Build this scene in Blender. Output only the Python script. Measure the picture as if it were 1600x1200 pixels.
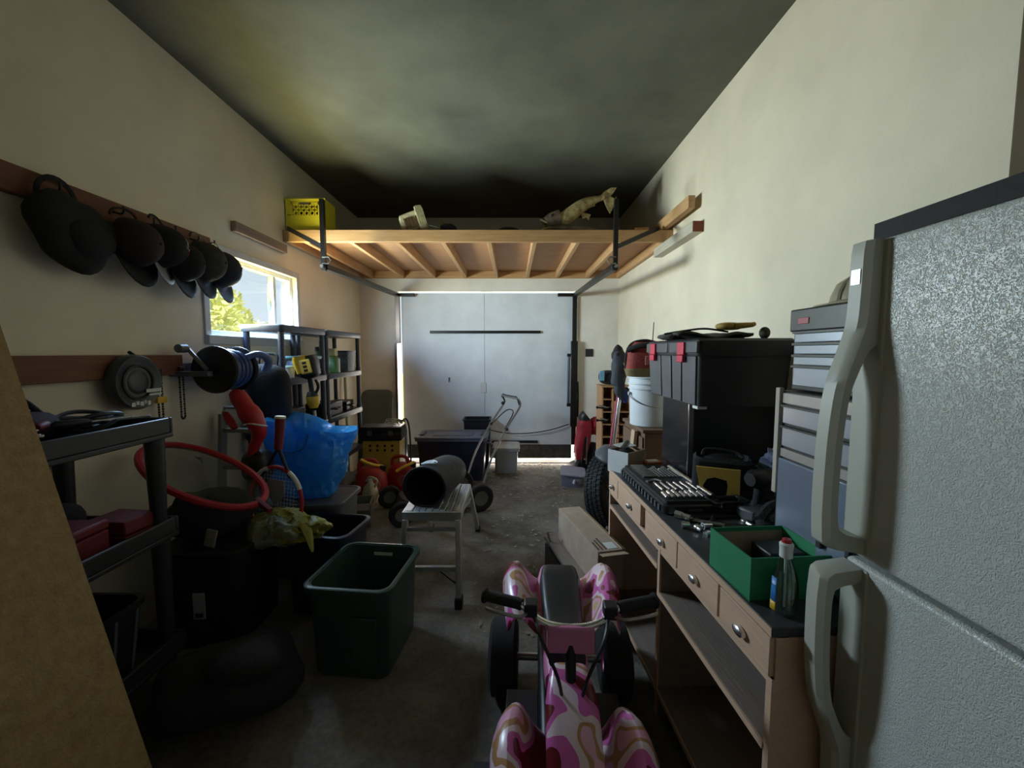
import bpy, bmesh, math, random
from mathutils import Vector, Matrix, Euler, noise
R = math.radians
PI = math.pi
for o in list(bpy.data.objects):
    bpy.data.objects.remove(o)
S = bpy.context.scene
COL = S.collection

# ------------------------------------------------------------------ camera
FPX = 650.0
cam_d = bpy.data.cameras.new('camera')
cam_d.sensor_width = 36.0
cam_d.lens = 36.0 * FPX / 1600.0
cam_d.clip_start = 0.02
cam = bpy.data.objects.new('camera', cam_d)
COL.objects.link(cam)
cam.location = (0, 0, 1.46)
cam.rotation_euler = (PI / 2 - math.atan(50 / 650.0), 0, 0)
S.camera = cam

# ------------------------------------------------------------------ world, sun, daylight, exposure
w = bpy.data.worlds.new('sky')
S.world = w
w.use_nodes = True
nt = w.node_tree
nt.nodes.clear()
wo = nt.nodes.new('ShaderNodeOutputWorld')
bg = nt.nodes.new('ShaderNodeBackground')
tc = nt.nodes.new('ShaderNodeTexCoord')
sx = nt.nodes.new('ShaderNodeSeparateXYZ')
rp = nt.nodes.new('ShaderNodeValToRGB')
rp.color_ramp.elements[0].position = 0.0
rp.color_ramp.elements[0].color = (0.80, 0.93, 1.0, 1)
rp.color_ramp.elements[1].position = 0.75
rp.color_ramp.elements[1].color = (0.46, 0.70, 1.0, 1)
nt.links.new(tc.outputs['Generated'], sx.inputs[0])
nt.links.new(sx.outputs['Z'], rp.inputs[0])
nt.links.new(rp.outputs[0], bg.inputs[0])
bg.inputs[1].default_value = 0.95
nt.links.new(bg.outputs[0], wo.inputs[0])

sd = bpy.data.lights.new('sun', 'SUN')
sd.energy = 21.0
sd.angle = R(0.6)
sd.color = (1.0, 0.93, 0.80)
so = bpy.data.objects.new('sun', sd)
COL.objects.link(so)
so.rotation_euler = Vector((-0.34, -0.52, -0.78)).to_track_quat('-Z', 'Y').to_euler()


def daylight(name, loc, aim, sx_, sy_, power, col, spread):
    d = bpy.data.lights.new(name, 'AREA')
    d.shape = 'RECTANGLE'
    d.size = sx_
    d.size_y = sy_
    d.energy = power
    d.color = col
    d.spread = R(spread)
    o = bpy.data.objects.new(name, d)
    COL.objects.link(o)
    o.location = loc
    o.rotation_euler = Vector(aim).to_track_quat('-Z', 'Y').to_euler()
    return o


# daylight that comes in through the window: blue from the sky above, yellow-green from the sunlit garden below
daylight('window_sky_light', (-1.975, 3.25, 1.87), (1, 0.06, -0.27), 1.0, 0.40, 84.0, (0.36, 0.62, 1.0), 170)
daylight('window_garden_light', (-1.975, 3.25, 1.82), (1, 0.06, 0.20), 1.0, 0.40, 50.0, (1.0, 0.90, 0.32), 165)

# daylight through the gaps round the garage door
daylight('door_bottom_light', (-0.35, 5.38, 0.035), (0, -1, 0.12), 2.2, 0.05, 6.0, (1.0, 0.93, 0.82), 170)
daylight('door_side_light', (-1.45, 5.385, 0.95), (0.0, -1, 0), 0.045, 1.25, 3.5, (1.0, 0.90, 0.80), 170)

vs = S.view_settings
vs.view_transform = 'Standard'
vs.look = 'None'
vs.exposure = 0.0
vs.gamma = 1.0
vs.use_curve_mapping = False

# ------------------------------------------------------------------ materials
MATS = {}


def M(name, col, rough=0.6, metal=0.0, var=0.12, vs_=6.0, bump=0.0, bs=60.0, col2=None, stretch=None, trans=0.0, alpha=1.0, spec=0.5, coat=0.0):
    """plain procedural material: colour varied by noise, optional fine relief"""
    if name in MATS:
        return MATS[name]
    m = bpy.data.materials.new(name)
    m.use_nodes = True
    n = m.node_tree
    b = n.nodes['Principled BSDF']
    b.inputs['Roughness'].default_value = rough
    b.inputs['Metallic'].default_value = metal
    b.inputs['Specular IOR Level'].default_value = spec
    b.inputs['Coat Weight'].default_value = coat
    b.inputs['Transmission Weight'].default_value = trans
    b.inputs['Alpha'].default_value = alpha
    t = n.nodes.new('ShaderNodeTexCoord')
    mp = n.nodes.new('ShaderNodeMapping')
    if stretch:
        mp.inputs['Scale'].default_value = stretch
    n.links.new(t.outputs['Object'], mp.inputs[0])
    nz = n.nodes.new('ShaderNodeTexNoise')
    nz.inputs['Scale'].default_value = vs_
    nz.inputs['Detail'].default_value = 5
    nz.inputs['Roughness'].default_value = 0.6
    n.links.new(mp.outputs[0], nz.inputs[0])
    r = n.nodes.new('ShaderNodeValToRGB')
    r.color_ramp.elements[0].position = 0.3
    r.color_ramp.elements[1].position = 0.7
    c2 = col2 or tuple(min(1, c * (1 + var)) for c in col)
    c1 = col if col2 else tuple(c * (1 - var) for c in col)
    r.color_ramp.elements[0].color = (*c1, 1)
    r.color_ramp.elements[1].color = (*c2, 1)
    n.links.new(nz.outputs[0], r.inputs[0])
    n.links.new(r.outputs[0], b.inputs['Base Color'])
    if bump:
        nb = n.nodes.new('ShaderNodeTexNoise')
        nb.inputs['Scale'].default_value = bs
        nb.inputs['Detail'].default_value = 3
        n.links.new(mp.outputs[0], nb.inputs[0])
        bp = n.nodes.new('ShaderNodeBump')
        bp.inputs['Strength'].default_value = bump
        bp.inputs['Distance'].default_value = 0.01
        n.links.new(nb.outputs[0], bp.inputs['Height'])
        n.links.new(bp.outputs[0], b.inputs['Normal'])
    MATS[name] = m
    return m


def srgb(r, g, b):
    f = lambda c: (c / 255 / 12.92) if c <= 10 else ((c / 255 + 0.055) / 1.055) ** 2.4
    return (f(r), f(g), f(b))


def wood(name, c1, c2, axis='X', rough=0.65):
    st = {'X': (0.7, 9, 9), 'Y': (9, 0.7, 9), 'Z': (9, 9, 0.7)}[axis]
    return M(name, c1, rough, 0, 0, 5.0, 0.15, 25, col2=c2, stretch=st)


m_black = M('black_plastic', (0.012, 0.012, 0.015), 0.45)
m_blackm = M('black_metal', (0.010, 0.010, 0.010), 0.4, 0.3)
m_rubber = M('rubber', (0.012, 0.012, 0.014), 0.75, bump=0.2)
m_dark = M('dark_fabric', (0.012, 0.012, 0.016), 0.9, bump=0.4, bs=120)
m_grey = M('grey_plastic', (0.09, 0.095, 0.11), 0.5)
m_alu = M('aluminium', (0.55, 0.56, 0.58), 0.38, 0.75, 0.2, 10)
m_chrome = M('chrome', (0.80, 0.81, 0.83), 0.24, 1.0, 0.05)
m_steel = M('steel', (0.32, 0.31, 0.30), 0.35, 0.9, 0.2)
m_white = M('white_plastic', (0.72, 0.74, 0.76), 0.4, var=0.05)
m_red = M('red_plastic', (0.42, 0.012, 0.02), 0.42)
m_dred = M('dark_red', (0.16, 0.012, 0.02), 0.6)
m_yel = M('yellow_plastic', (0.80, 0.48, 0.03), 0.45)
m_card = M('cardboard', (0.42, 0.30, 0.20), 0.85, var=0.12, vs_=4, bump=0.1)
m_pine = wood('pine_x', (0.40, 0.21, 0.08), (0.56, 0.33, 0.15), 'X')
m_piney = wood('pine_y', (0.46, 0.25, 0.11), (0.62, 0.38, 0.19), 'Y')
m_redwood = wood('stained_board', (0.13, 0.045, 0.022), (0.20, 0.075, 0.035), 'Y')
m_ply = wood('plywood', (0.42, 0.21, 0.10), (0.54, 0.31, 0.16), 'X')
m_benchw = wood('bench_wood', (0.56, 0.36, 0.25), (0.64, 0.43, 0.30), 'Y')
m_benchd = wood('bench_shelf', (0.20, 0.16, 0.14), (0.28, 0.22, 0.19), 'Y')
m_benchtop = M('bench_top', (0.05, 0.05, 0.055), 0.5, var=0.3)
m_navy = M('navy_plastic', (0.020, 0.024, 0.050), 0.42)
m_shelf = M('shelf_plastic', (0.035, 0.04, 0.062), 0.38)
m_orange = M('orange_print', (0.60, 0.14, 0.03), 0.6)
m_cream = M('cream', (0.62, 0.55, 0.38), 0.7)
m_label = M('label_white', (0.68, 0.70, 0.70), 0.6, var=0.05)

# ------------------------------------------------------------------ mesh builder


class MB:
    def __init__(s):
        s.v = []
        s.f = []

    def add(s, vs_, fs):
        k = len(s.v)
        s.v += [Vector(p) for p in vs_]
        s.f += [tuple(i + k for i in f) for f in fs]
        return s

    def box(s, x0, x1, y0, y1, z0, z1, mat=None):
        vs_ = [(x, y, z) for z in (z0, z1) for y in (y0, y1) for x in (x0, x1)]
        if mat:
            vs_ = [mat @ Vector(p) for p in vs_]
        return s.add(vs_, [(0, 2, 3, 1), (4, 5, 7, 6), (0, 1, 5, 4), (2, 6, 7, 3), (0, 4, 6, 2), (1, 3, 7, 5)])

    def cbox(s, c, d, rot=(0, 0, 0)):
        m = Matrix.Translation(c) @ Euler(rot).to_matrix().to_4x4()
        return s.box(-d[0] / 2, d[0] / 2, -d[1] / 2, d[1] / 2, -d[2] / 2, d[2] / 2, m)

    def bar(s, p0, p1, w_, h_, up=(0, 0, 1)):
        p0, p1 = Vector(p0), Vector(p1)
        d = (p1 - p0)
        L = d.length
        d.normalize()
        u = Vector(up)
        if abs(d.dot(u)) > 0.99:
            u = Vector((0, 1, 0))
        r = d.cross(u).normalized()
        u = r.cross(d)
        m = Matrix((r, d, u)).transposed().to_4x4()
        m.translation = p0
        return s.box(-w_ / 2, w_ / 2, 0, L, -h_ / 2, h_ / 2, m)

    def rings(s, rg, cap0=True, cap1=True, closed=False):
        n = len(rg[0])
        k = len(s.v)
        for r in rg:
            s.v += [Vector(p) for p in r]
        m = len(rg)
        for i in range(m if closed else m - 1):
            a, b = k + i * n, k + ((i + 1) % m) * n
            for j in range(n):
                s.f.append((a + j, a + (j + 1) % n, b + (j + 1) % n, b + j))
        if not closed:
            if cap0:
                s.f.append(tuple(k + j for j in reversed(range(n))))
            if cap1:
                s.f.append(tuple(k + (m - 1) * n + j for j in range(n)))
        return s

    def tube(s, pts, r, n=8, closed=False, cap=True, flat=1.0):
        pts = [Vector(p) for p in pts]
        m = len(pts)
        rr_ = r if isinstance(r, (list, tuple)) else [r] * m
        tg = []
        for i in range(m):
            if closed:
                t = pts[(i + 1) % m] - pts[i - 1]
            else:
                t = pts[min(i + 1, m - 1)] - pts[max(i - 1, 0)]
            tg.append(t.normalized())
        u = Vector((0, 0, 1))
        if abs(tg[0].dot(u)) > 0.9:
            u = Vector((1, 0, 0))
        rg = []
        for i in range(m):
            u = (u - tg[i] * u.dot(tg[i])).normalized()
            b = tg[i].cross(u)
            rg.append([pts[i] + u * rr_[i] * math.cos(2 * PI * j / n) * flat + b * rr_[i] * math.sin(2 * PI * j / n) for j in range(n)])
        return s.rings(rg, cap, cap, closed)

    def cyl(s, p0, p1, r0, r1=None, n=16, cap=True):
        return s.tube([p0, p1], [r0, r0 if r1 is None else r1], n, cap=cap)

    def lathe(s, prof, n=24, mat=None, cap=False):
        rg = []
        for r, z in prof:
            ring = [Vector((r * math.cos(2 * PI * j / n), r * math.sin(2 * PI * j / n), z)) for j in range(n)]
            if mat:
                ring = [mat @ p for p in ring]
            rg.append(ring)
        return s.rings(rg, cap, cap)

    def prism(s, poly, z0, z1, mat=None):
        n = len(poly)
        vs_ = [Vector((p[0], p[1], z)) for z in (z0, z1) for p in poly]
        if mat:
            vs_ = [mat @ p for p in vs_]
        fs = [tuple(reversed(range(n))), tuple(range(n, 2 * n))] + [(i, (i + 1) % n, n + (i + 1) % n, n + i) for i in range(n)]
        return s.add(vs_, fs)

    def blob(s, c, d, amp=0.0, seed=0, nu=20, nv=12, e=1.0, fr=4.0, rot=(0, 0, 0), crease=0.0):
        """rounded lump: super-ellipsoid of size d with soft folds"""
        c = Vector(c)
        rm = Euler(rot).to_matrix()
        sg = lambda x: (abs(x) ** e) * (1 if x >= 0 else -1)
        rg = []
        for i in range(nv + 1):
            th = -PI / 2 + PI * i / nv
            th = max(-PI / 2 + 0.02, min(PI / 2 - 0.02, th))
            ring = []
            for j in range(nu):
                ph = 2 * PI * j / nu
                p = Vector((sg(math.cos(th)) * sg(math.cos(ph)) * d[0] / 2, sg(math.cos(th)) * sg(math.sin(ph)) * d[1] / 2, sg(math.sin(th)) * d[2] / 2))
                if amp:
                    k = noise.noise(p * fr + Vector((seed * 3.1, seed * 1.7, seed)))
                    p *= 1 + amp * k - crease * abs(noise.noise(p * fr * 2.3 + Vector((seed, 7.7, seed * 2.3))))
                ring.append(c + rm @ p)
            rg.append(ring)
        return s.rings(rg)

    def build(s, name, mat, parent=None, bevel=0.0, smooth=True, solid=0.0, sub=0, seg=2):
        me = bpy.data.meshes.new(name)
        me.from_pydata([tuple(p) for p in s.v], [], s.f)
        bm = bmesh.new()
        bm.from_mesh(me)
        bmesh.ops.recalc_face_normals(bm, faces=bm.faces)
        bm.to_mesh(me)
        bm.free()
        if smooth:
            me.shade_smooth()
            me.set_sharp_from_angle(angle=R(38))
        me.materials.append(mat)
        o = bpy.data.objects.new(name, me)
        COL.objects.link(o)
        if parent:
            o.parent = parent
        if solid:
            q = o.modifiers.new('thickness', 'SOLIDIFY')
            q.thickness = solid
            q.offset = 0
        if sub:
            q = o.modifiers.new('round', 'SUBSURF')
            q.levels = q.render_levels = sub
        if bevel:
            q = o.modifiers.new('edges', 'BEVEL')
            q.width = bevel
            q.segments = seg
            q.limit_method = 'ANGLE'
        return o


def tag(o, label, cat, group=None):
    o['label'] = label
    o['category'] = cat
    if group:
        o['group'] = group
    return o


def thing(name, label, cat, loc=(0, 0, 0), rotz=0, group=None, rot=None):
    o = bpy.data.objects.new(name, None)
    o.empty_display_size = 0.05
    COL.objects.link(o)
    o.location = loc
    o.rotation_euler = rot or (0, 0, rotz)
    return tag(o, label, cat, group)


def solo(mb, name, mat, label, cat, group=None, **k):
    """a thing that is one mesh, given in world coordinates: origin moved to its base"""
    xs = [p.x for p in mb.v]
    ys = [p.y for p in mb.v]
    zs = [p.z for p in mb.v]
    c = Vector(((min(xs) + max(xs)) / 2, (min(ys) + max(ys)) / 2, min(zs)))
    mb.v = [p - c for p in mb.v]
    o = mb.build(name, mat, **k)
    o.location = c
    return tag(o, label, cat, group)


def struct(o):
    o['kind'] = 'structure'
    return o


def rr(w_, d_, r, z, cx=0, cy=0, n=5):
    """ring: rounded rectangle"""
    pts = []
    for k, (sx_, sy_) in enumerate(((1, 1), (-1, 1), (-1, -1), (1, -1))):
        for i in range(n):
            a = PI / 2 * k + PI / 2 * i / (n - 1)
            pts.append(Vector((cx + sx_ * (w_ / 2 - r) + r * math.cos(a), cy + sy_ * (d_ / 2 - r) + r * math.sin(a), z)))
    return pts


def bez(p0, p1, p2, p3, n=10):
    out = []
    for i in range(n + 1):
        t = i / n
        a = (1 - t)
        out.append(Vector(p0) * a ** 3 + Vector(p1) * 3 * a * a * t + Vector(p2) * 3 * a * t * t + Vector(p3) * t ** 3)
    return out


def smooth_path(pts, k=6):
    pts = [Vector(p) for p in pts]
    out = []
    for i in range(len(pts) - 1):
        a, b, c, d = pts[max(i - 1, 0)], pts[i], pts[i + 1], pts[min(i + 2, len(pts) - 1)]
        for j in range(k):
            t = j / k
            out.append(0.5 * ((2 * b) + (c - a) * t + (2 * a - 5 * b + 4 * c - d) * t * t + (3 * b - a - 3 * c + d) * t ** 3))
    out.append(pts[-1])
    return out


# ================================================================== THE SETTING
XL, XR, YB, YN, ZC = -1.95, 1.37, 5.40, -0.8, 3.15
m_wall = M('wall_paint', (0.74, 0.66, 0.52), 0.8, var=0.1, vs_=1.6, bump=0.12, bs=90)
m_farw = M('far_wall_paint', (0.72, 0.68, 0.61), 0.8, var=0.12, vs_=2.0, bump=0.1, bs=70)
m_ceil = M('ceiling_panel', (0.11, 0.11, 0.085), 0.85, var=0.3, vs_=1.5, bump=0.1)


def mat_floor():
    m = bpy.data.materials.new('concrete_floor')
    m.use_nodes = True
    n = m.node_tree
    b = n.nodes['Principled BSDF']
    t = n.nodes.new('ShaderNodeTexCoord')
    a = n.nodes.new('ShaderNodeTexNoise')
    a.inputs['Scale'].default_value = 1.7
    a.inputs['Detail'].default_value = 8
    a.inputs['Roughness'].default_value = 0.65
    c = n.nodes.new('ShaderNodeTexNoise')
    c.inputs['Scale'].default_value = 45
    c.inputs['Detail'].default_value = 4
    n.links.new(t.outputs['Object'], a.inputs[0])
    n.links.new(t.outputs['Object'], c.inputs[0])
    r = n.nodes.new('ShaderNodeValToRGB')
    e = r.color_ramp.elements
    e[0].position = 0.36
    e[0].color = (0.070, 0.056, 0.038, 1)
    e[1].position = 0.62
    e[1].color = (0.25, 0.222, 0.19, 1)
    n.links.new(a.outputs[0], r.inputs[0])
    mx = n.nodes.new('ShaderNodeMix')
    mx.data_type = 'RGBA'
    mx.blend_type = 'MULTIPLY'
    mx.inputs[0].default_value = 0.55
    r2 = n.nodes.new('ShaderNodeValToRGB')
    r2.color_ramp.elements[0].position = 0.3
    r2.color_ramp.elements[0].color = (0.45, 0.45, 0.45, 1)
    r2.color_ramp.elements[1].position = 0.65
    n.links.new(c.outputs[0], r2.inputs[0])
    n.links.new(r.outputs[0], mx.inputs[6])
    n.links.new(r2.outputs[0], mx.inputs[7])
    n.links.new(mx.outputs[2], b.inputs['Base Color'])
    b.inputs['Roughness'].default_value = 0.75
    bp = n.nodes.new('ShaderNodeBump')
    bp.inputs['Strength'].default_value = 0.35
    bp.inputs['Distance'].default_value = 0.01
    n.links.new(c.outputs[0], bp.inputs['Height'])
    n.links.new(bp.outputs[0], b.inputs['Normal'])
    return m


struct(MB().box(XL - .1, XR + .1, YN - .1, YB + .15, -0.1, 0).build('floor', mat_floor()))
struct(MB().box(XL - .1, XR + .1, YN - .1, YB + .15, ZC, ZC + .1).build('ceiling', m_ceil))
WY0, WY1, WZ0, WZ1 = 2.70, 3.80, 1.57, 2.12
b = MB()
b.box(XL - .1, XL, YN - .1, WY0, 0, ZC).box(XL - .1, XL, WY1, YB + .15, 0, ZC)
b.box(XL - .1, XL, WY0, WY1, 0, WZ0).box(XL - .1, XL, WY0, WY1, WZ1, ZC)
struct(b.build('wall_left', m_wall))
struct(MB().box(XR, XR + .1, YN - .1, YB + .15, 0, ZC).build('wall_right', m_wall))
struct(MB().box(XL, XR, YN - .1, YN, 0, ZC).build('wall_near', m_wall))
DX0, DX1, DZ = -1.475, 0.84, 2.240
b = MB()
b.box(XL, DX0, YB, YB + .15, 0, ZC).box(DX1, XR, YB, YB + .15, 0, ZC).box(DX0, DX1, YB, YB + .15, DZ, ZC)
struct(b.build('wall_far', m_farw))

# window in the left wall
m_frame = M('window_paint', (0.62, 0.63, 0.62), 0.5, var=0.06)
wn = bpy.data.objects.new('window_1', None)
COL.objects.link(wn)
wn.location = (XL, (WY0 + WY1) / 2, WZ0)
struct(wn)
hw = (WY1 - WY0) / 2
hh = WZ1 - WZ0
MB().box(-.09, -.03, -hw, -hw + .04, 0, hh).box(-.09, -.03, hw - .04, hw, 0, hh).box(-.09, -.03, -hw + .04, hw - .04, 0, .035).box(-.09, -.03, -hw + .04, hw - .04, hh - .035, hh).build('window_frame', m_frame, wn, bevel=.004)
MB().box(-.085, -.035, .26, .30, .035, hh - .035).build('window_mullion', m_frame, wn, bevel=.004)
MB().box(0, .014, -hw - .05, hw + .05, hh, hh + .05).box(0, .014, hw, hw + .05, 0, hh).box(0, .014, -hw - .05, -hw, 0, hh).build('window_casing', M('casing_paint', (0.50, 0.49, 0.47), 0.6), wn, bevel=.003)
MB().box(0, .035, -hw - .05, hw + .05, -.06, 0).build('window_sill', M('casing_paint', (0.5, 0.49, 0.47)), wn, bevel=.004)
gm = bpy.data.materials.new('window_glass')
gm.use_nodes = True
n = gm.node_tree
n.nodes.clear()
go = n.nodes.new('ShaderNodeOutputMaterial')
gx = n.nodes.new('ShaderNodeMixShader')
gx.inputs[0].default_value = 0.06
gt = n.nodes.new('ShaderNodeBsdfTransparent')
gg = n.nodes.new('ShaderNodeBsdfGlossy')
gg.inputs['Roughness'].default_value = 0.05
n.links.new(gt.outputs[0], gx.inputs[1])
n.links.new(gg.outputs[0], gx.inputs[2])
n.links.new(gx.outputs[0], go.inputs[0])
MB().box(-.064, -.058, -hw + .04, .26, .035, hh - .035).build('pane', gm, wn)
MB().box(-.064, -.058, .30, hw - .04, .035, hh - .035).build('pane', gm, wn)

# garage door
m_door = M('door_panel', (0.66, 0.69, 0.73), 0.7, var=0.10, vs_=3.0, bump=0.08, bs=40)
dr = bpy.data.objects.new('door_1', None)
COL.objects.link(dr)
dr.location = (0, YB + .03, 0)
struct(dr)
px0, px1, seam = -1.425, 0.785, -0.357
MB().box(seam - .04, seam + .04, .03, .045, .24, 2.212).build('seam_light_stop', m_door, dr)  # added behind the panels to keep daylight from shining through the seam
MB().box(px0, seam - .002, 0, .03, .24, 2.212).build('panel', m_door, dr)
MB().box(seam + .002, px1, 0, .03, .24, 2.212).build('panel', m_door, dr)
MB().box(-1.06, .37, -.03, 0, 1.70, 1.735).build('brace_bar', m_blackm, dr)
MB().box(-.44, .34, -.03, 0, .265, .295).build('lower_bar', m_blackm, dr)
MB().box(px0, px1, -.005, .03, .055, .24).build('bottom_board', M('weathered_board', (0.045, 0.04, 0.034), 0.8, var=0.5, vs_=14, bump=0.3), dr)
MB().box(-.41, -.34, -.012, 0, .93, 1.06).build('latch_plate', M('door_patch', (0.62, 0.62, 0.62), 0.5), dr, bevel=.003)
MB().cyl((-.82, -.02, 1.12), (-.82, 0, 1.12), .008).cyl((-.82, -.02, 1.07), (-.82, -.02, 1.13), .006).build('pull_handle', m_blackm, dr)

# outside, as far as window and gaps show it
m_lawn = M('lawn', (0.22, 0.28, 0.05), 0.9, var=0.4, vs_=3, bump=0.3)
lw = MB().box(-40, XL - .1, -20, 30, -.25, -.12).build('lawn', m_lawn)
struct(lw)
struct(MB().box(-12, 6, YB + .15, 7.6, -.2, -.03).build('driveway', M('driveway_gravel', (0.72, 0.69, 0.64), 0.9, var=0.2, vs_=20)))


def bush(name, label, c, rx, h, nleaf, col, seed, cat='bush', trunk=0.0):
    rnd = random.Random(seed)
    t = thing(name, label, cat, (c[0], c[1], -.12))
    lm = M(name + '_leaves_%d' % seed, col, 0.7, var=0.35, vs_=2.5)
    b = MB()
    for i in range(nleaf):
        th = rnd.uniform(0, 2 * PI)
        u = rnd.uniform(-1, 1)
        q = rnd.uniform(0.55, 1.0) ** 0.5
        s_ = math.sqrt(1 - u * u)
        lump = 1 + 0.28 * noise.noise(Vector((math.cos(th) * 1.6 + seed, math.sin(th) * 1.6, u * 1.8)))
        p = Vector((rx * q * s_ * math.cos(th) * lump, rx * q * s_ * math.sin(th) * lump, trunk + (h - trunk) * (0.5 + 0.5 * u * q * lump)))
        a = Vector((rnd.gauss(0, 1), rnd.gauss(0, 1), rnd.gauss(0, 1))).normalized()
        bb = a.orthogonal().normalized()
        L = rnd.uniform(.03, .06) * (1 + h * .12)
        b.add([p - bb * L * .4, p - a * L, p + bb * L * .4, p + a * L], [(0, 1, 2, 3)])
    f = b.build('foliage', lm, t, smooth=False)
    f['kind'] = 'stuff'
    st = MB()
    for k in range(4):
        a = 2 * PI * k / 4 + seed
        st.tube(bez((0, 0, 0), (0, 0, h * .3), (math.cos(a) * rx * .3, math.sin(a) * rx * .3, h * .5), (math.cos(a) * rx * .55, math.sin(a) * rx * .55, h * .75), 6), [.05, .045, .04, .035, .03, .025, .02], 6)
    st.build('stem', M('bark', (0.12, 0.09, 0.06), 0.9), t)


bush('garden_bush', 'sunlit yellow-green bush close outside the window', (-4.3, 5.2), 1.1, 2.55, 9000, (0.60, 0.62, 0.20), 3)
bush('garden_bush', 'lower sunlit bush farther right beyond the window', (-6.6, 9.6), 1.9, 2.35, 9000, (0.66, 0.62, 0.30), 8)

# ================================================================== TIMBER ON THE WALLS AND THE LOFT
t = thing('hook_rail', 'long dark reddish board on left wall with hats hanging from it', 'board', (XL, 1.5, 2.07))
MB().box(0, .038, -1.2, 1.20, 0, .111).build('board', m_redwood, t, bevel=.003)
for yy in (.27, .55, .72, .86, 1.03, 1.16):
    MB().tube(smooth_path([(.038, yy, .06), (.075, yy, .05), (.09, yy, .06), (.09, yy, .085)], 4), .005, 6).build('hook', m_blackm, t)
solo(MB().box(XL, XL + .038, .55, 2.42, 1.33, 1.445), 'wall_board', m_redwood, 'reddish brown horizontal board on left wall below the hats, behind the round disc', 'board', bevel=.003)
solo(MB().box(XL, XL + .04, 2.955, 3.615, 2.295, 2.365), 'ledger_board', wood('grey_wood', (0.20, 0.13, 0.10), (0.27, 0.19, 0.15), 'Y'), 'weathered ledger board on left wall above the window running to the loft', 'board', bevel=.003)
t = thing('ledger_board', 'whitewashed ledger board with reddish cut end on right wall under the loft', 'board', (XR - .04, 3.4, 2.318))
MB().box(-.04, .04, -.35, .47, 0, .076).build('board', wood('whitewashed', (0.42, 0.38, 0.30), (0.55, 0.50, 0.42), 'Y'), t, bevel=.003)
MB().box(-.039, .039, -.353, -.35, .001, .075).build('cut_end', M('endgrain', (0.22, 0.06, 0.03), 0.8, bump=.3), t)
solo(MB().bar((1.30, 3.10, 2.545), (1.30, 4.45, 2.545), .05, .09), 'loose_stud', m_piney, 'loose pine stud lying on the loft edge and sticking out along right wall', 'lumber', bevel=.003)

lf = thing('storage_loft', 'pine joist and plywood storage loft spanning above the garage door', 'loft', (0, 3.62, 2.395))
LY = YB - 3.62
MB().box(XL + .002, XR - .002, 0, .04, 0, .10).build('front_beam', m_pine, lf, bevel=.003)
MB().box(XL + .002, XR - .002, LY - .042, LY - .002, 0, .088).build('back_ledger', m_pine, lf, bevel=.003)
jm = None
for i, X in enumerate((-1.925, -1.77, -1.38, -.985, -.59, -.195, .195, .57, .95, 1.342)):
    if jm is None:
        jm = MB().box(-.019, .019, .04, LY - .042, 0, .088).build('joist', m_piney, lf, bevel=.003)
        j = jm
    else:
        j = jm.copy()
        COL.objects.link(j)
    j.location.x = X
for a, bb in ((XL + .005, -.59), (-.588, .57), (.572, XR - .005)):
    MB().box(a, bb, .042, LY - .004, .089, .102).build('deck_sheet', m_ply, lf)
LZ = 2.498      # top of the deck


def track(side):
    X = -1.462 if side < 0 else 0.803
    side_w = 'left' if side < 0 else 'right'
    t = thing('door_track', 'dark steel overhead door track and post on the %s of the garage door' % ('window side' if side < 0 else 'right wall side'), 'door track', (X, 4.3, 0), 0, 'overhead door tracks')
    Y0 = YB - .03 - 4.3
    b = MB()
    z0 = 0.25
    b.box(-.028, .028, Y0 - .012, Y0 + .028, z0 if side > 0 else 1.57, 2.19)
    if side < 0:
        b.box(-.045, -.012, Y0 - .012, Y0 + .028, .30, 1.57)
    b.build('vertical_rail', m_blackm if side > 0 else M('track_steel', (0.16, 0.12, 0.10), 0.35, 0.7), t, bevel=.003)
    b = MB()
    b.bar((0, Y0, 2.185), (0, -1.0, 2.125), .05, .045)
    b.build('horizontal_rail', m_blackm, t, bevel=.004)
    b = MB()
    b.box(-.02 if side < 0 else -.22, .22 if side < 0 else .02, Y0 - .02, Y0 + .026, 2.165, 2.205)
    b.build('header_bracket', m_blackm, t, bevel=.003)
    b = MB()
    b.box(-.016, .016, -1.02, -.985, 2.09, 2.63)
    b.build('hanger_post', m_blackm, t)
    MB().bar((0, -1.0, 2.27), (side * .44, -.69, 2.505), .008, .035).build('brace', m_blackm, t)
    MB().tube([(.0, -1.03, 2.14), (.0 - side * .05, -1.03, 2.14), (-side * .065, -1.03, 2.165), (-side * .05, -1.03, 2.19), (0, -1.03, 2.19)], .006, 6).build('bracket_loop', m_steel, t)
    MB().cyl((0, -1.05, 2.12), (0, -1.01, 2.12), .012).build('bolt', m_steel, t)
    if side > 0:
        MB().box(-.05, .035, Y0 - .06, Y0 - .012, .50, 1.60).build('spring_cover', m_blackm, t, bevel=.006)
        MB().cyl((-.075, Y0 - .03, .78), (-.075, Y0 - .03, 1.42), .017, n=12).build('spring', M('spring_grey', (.10, .11, .14), .35, .6), t)
        for zz in (.78, 1.42):
            MB().box(-.095, -.05, Y0 - .05, Y0 - .01, zz - .02, zz + .02).build('spring_bracket', m_blackm, t)
        MB().tube([(.05, Y0 - .02, .62), (.052, Y0 - .02, .9), (.046, Y0 - .02, 1.08)], .01, 6).build('lever', m_blackm, t)
    return t


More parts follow.
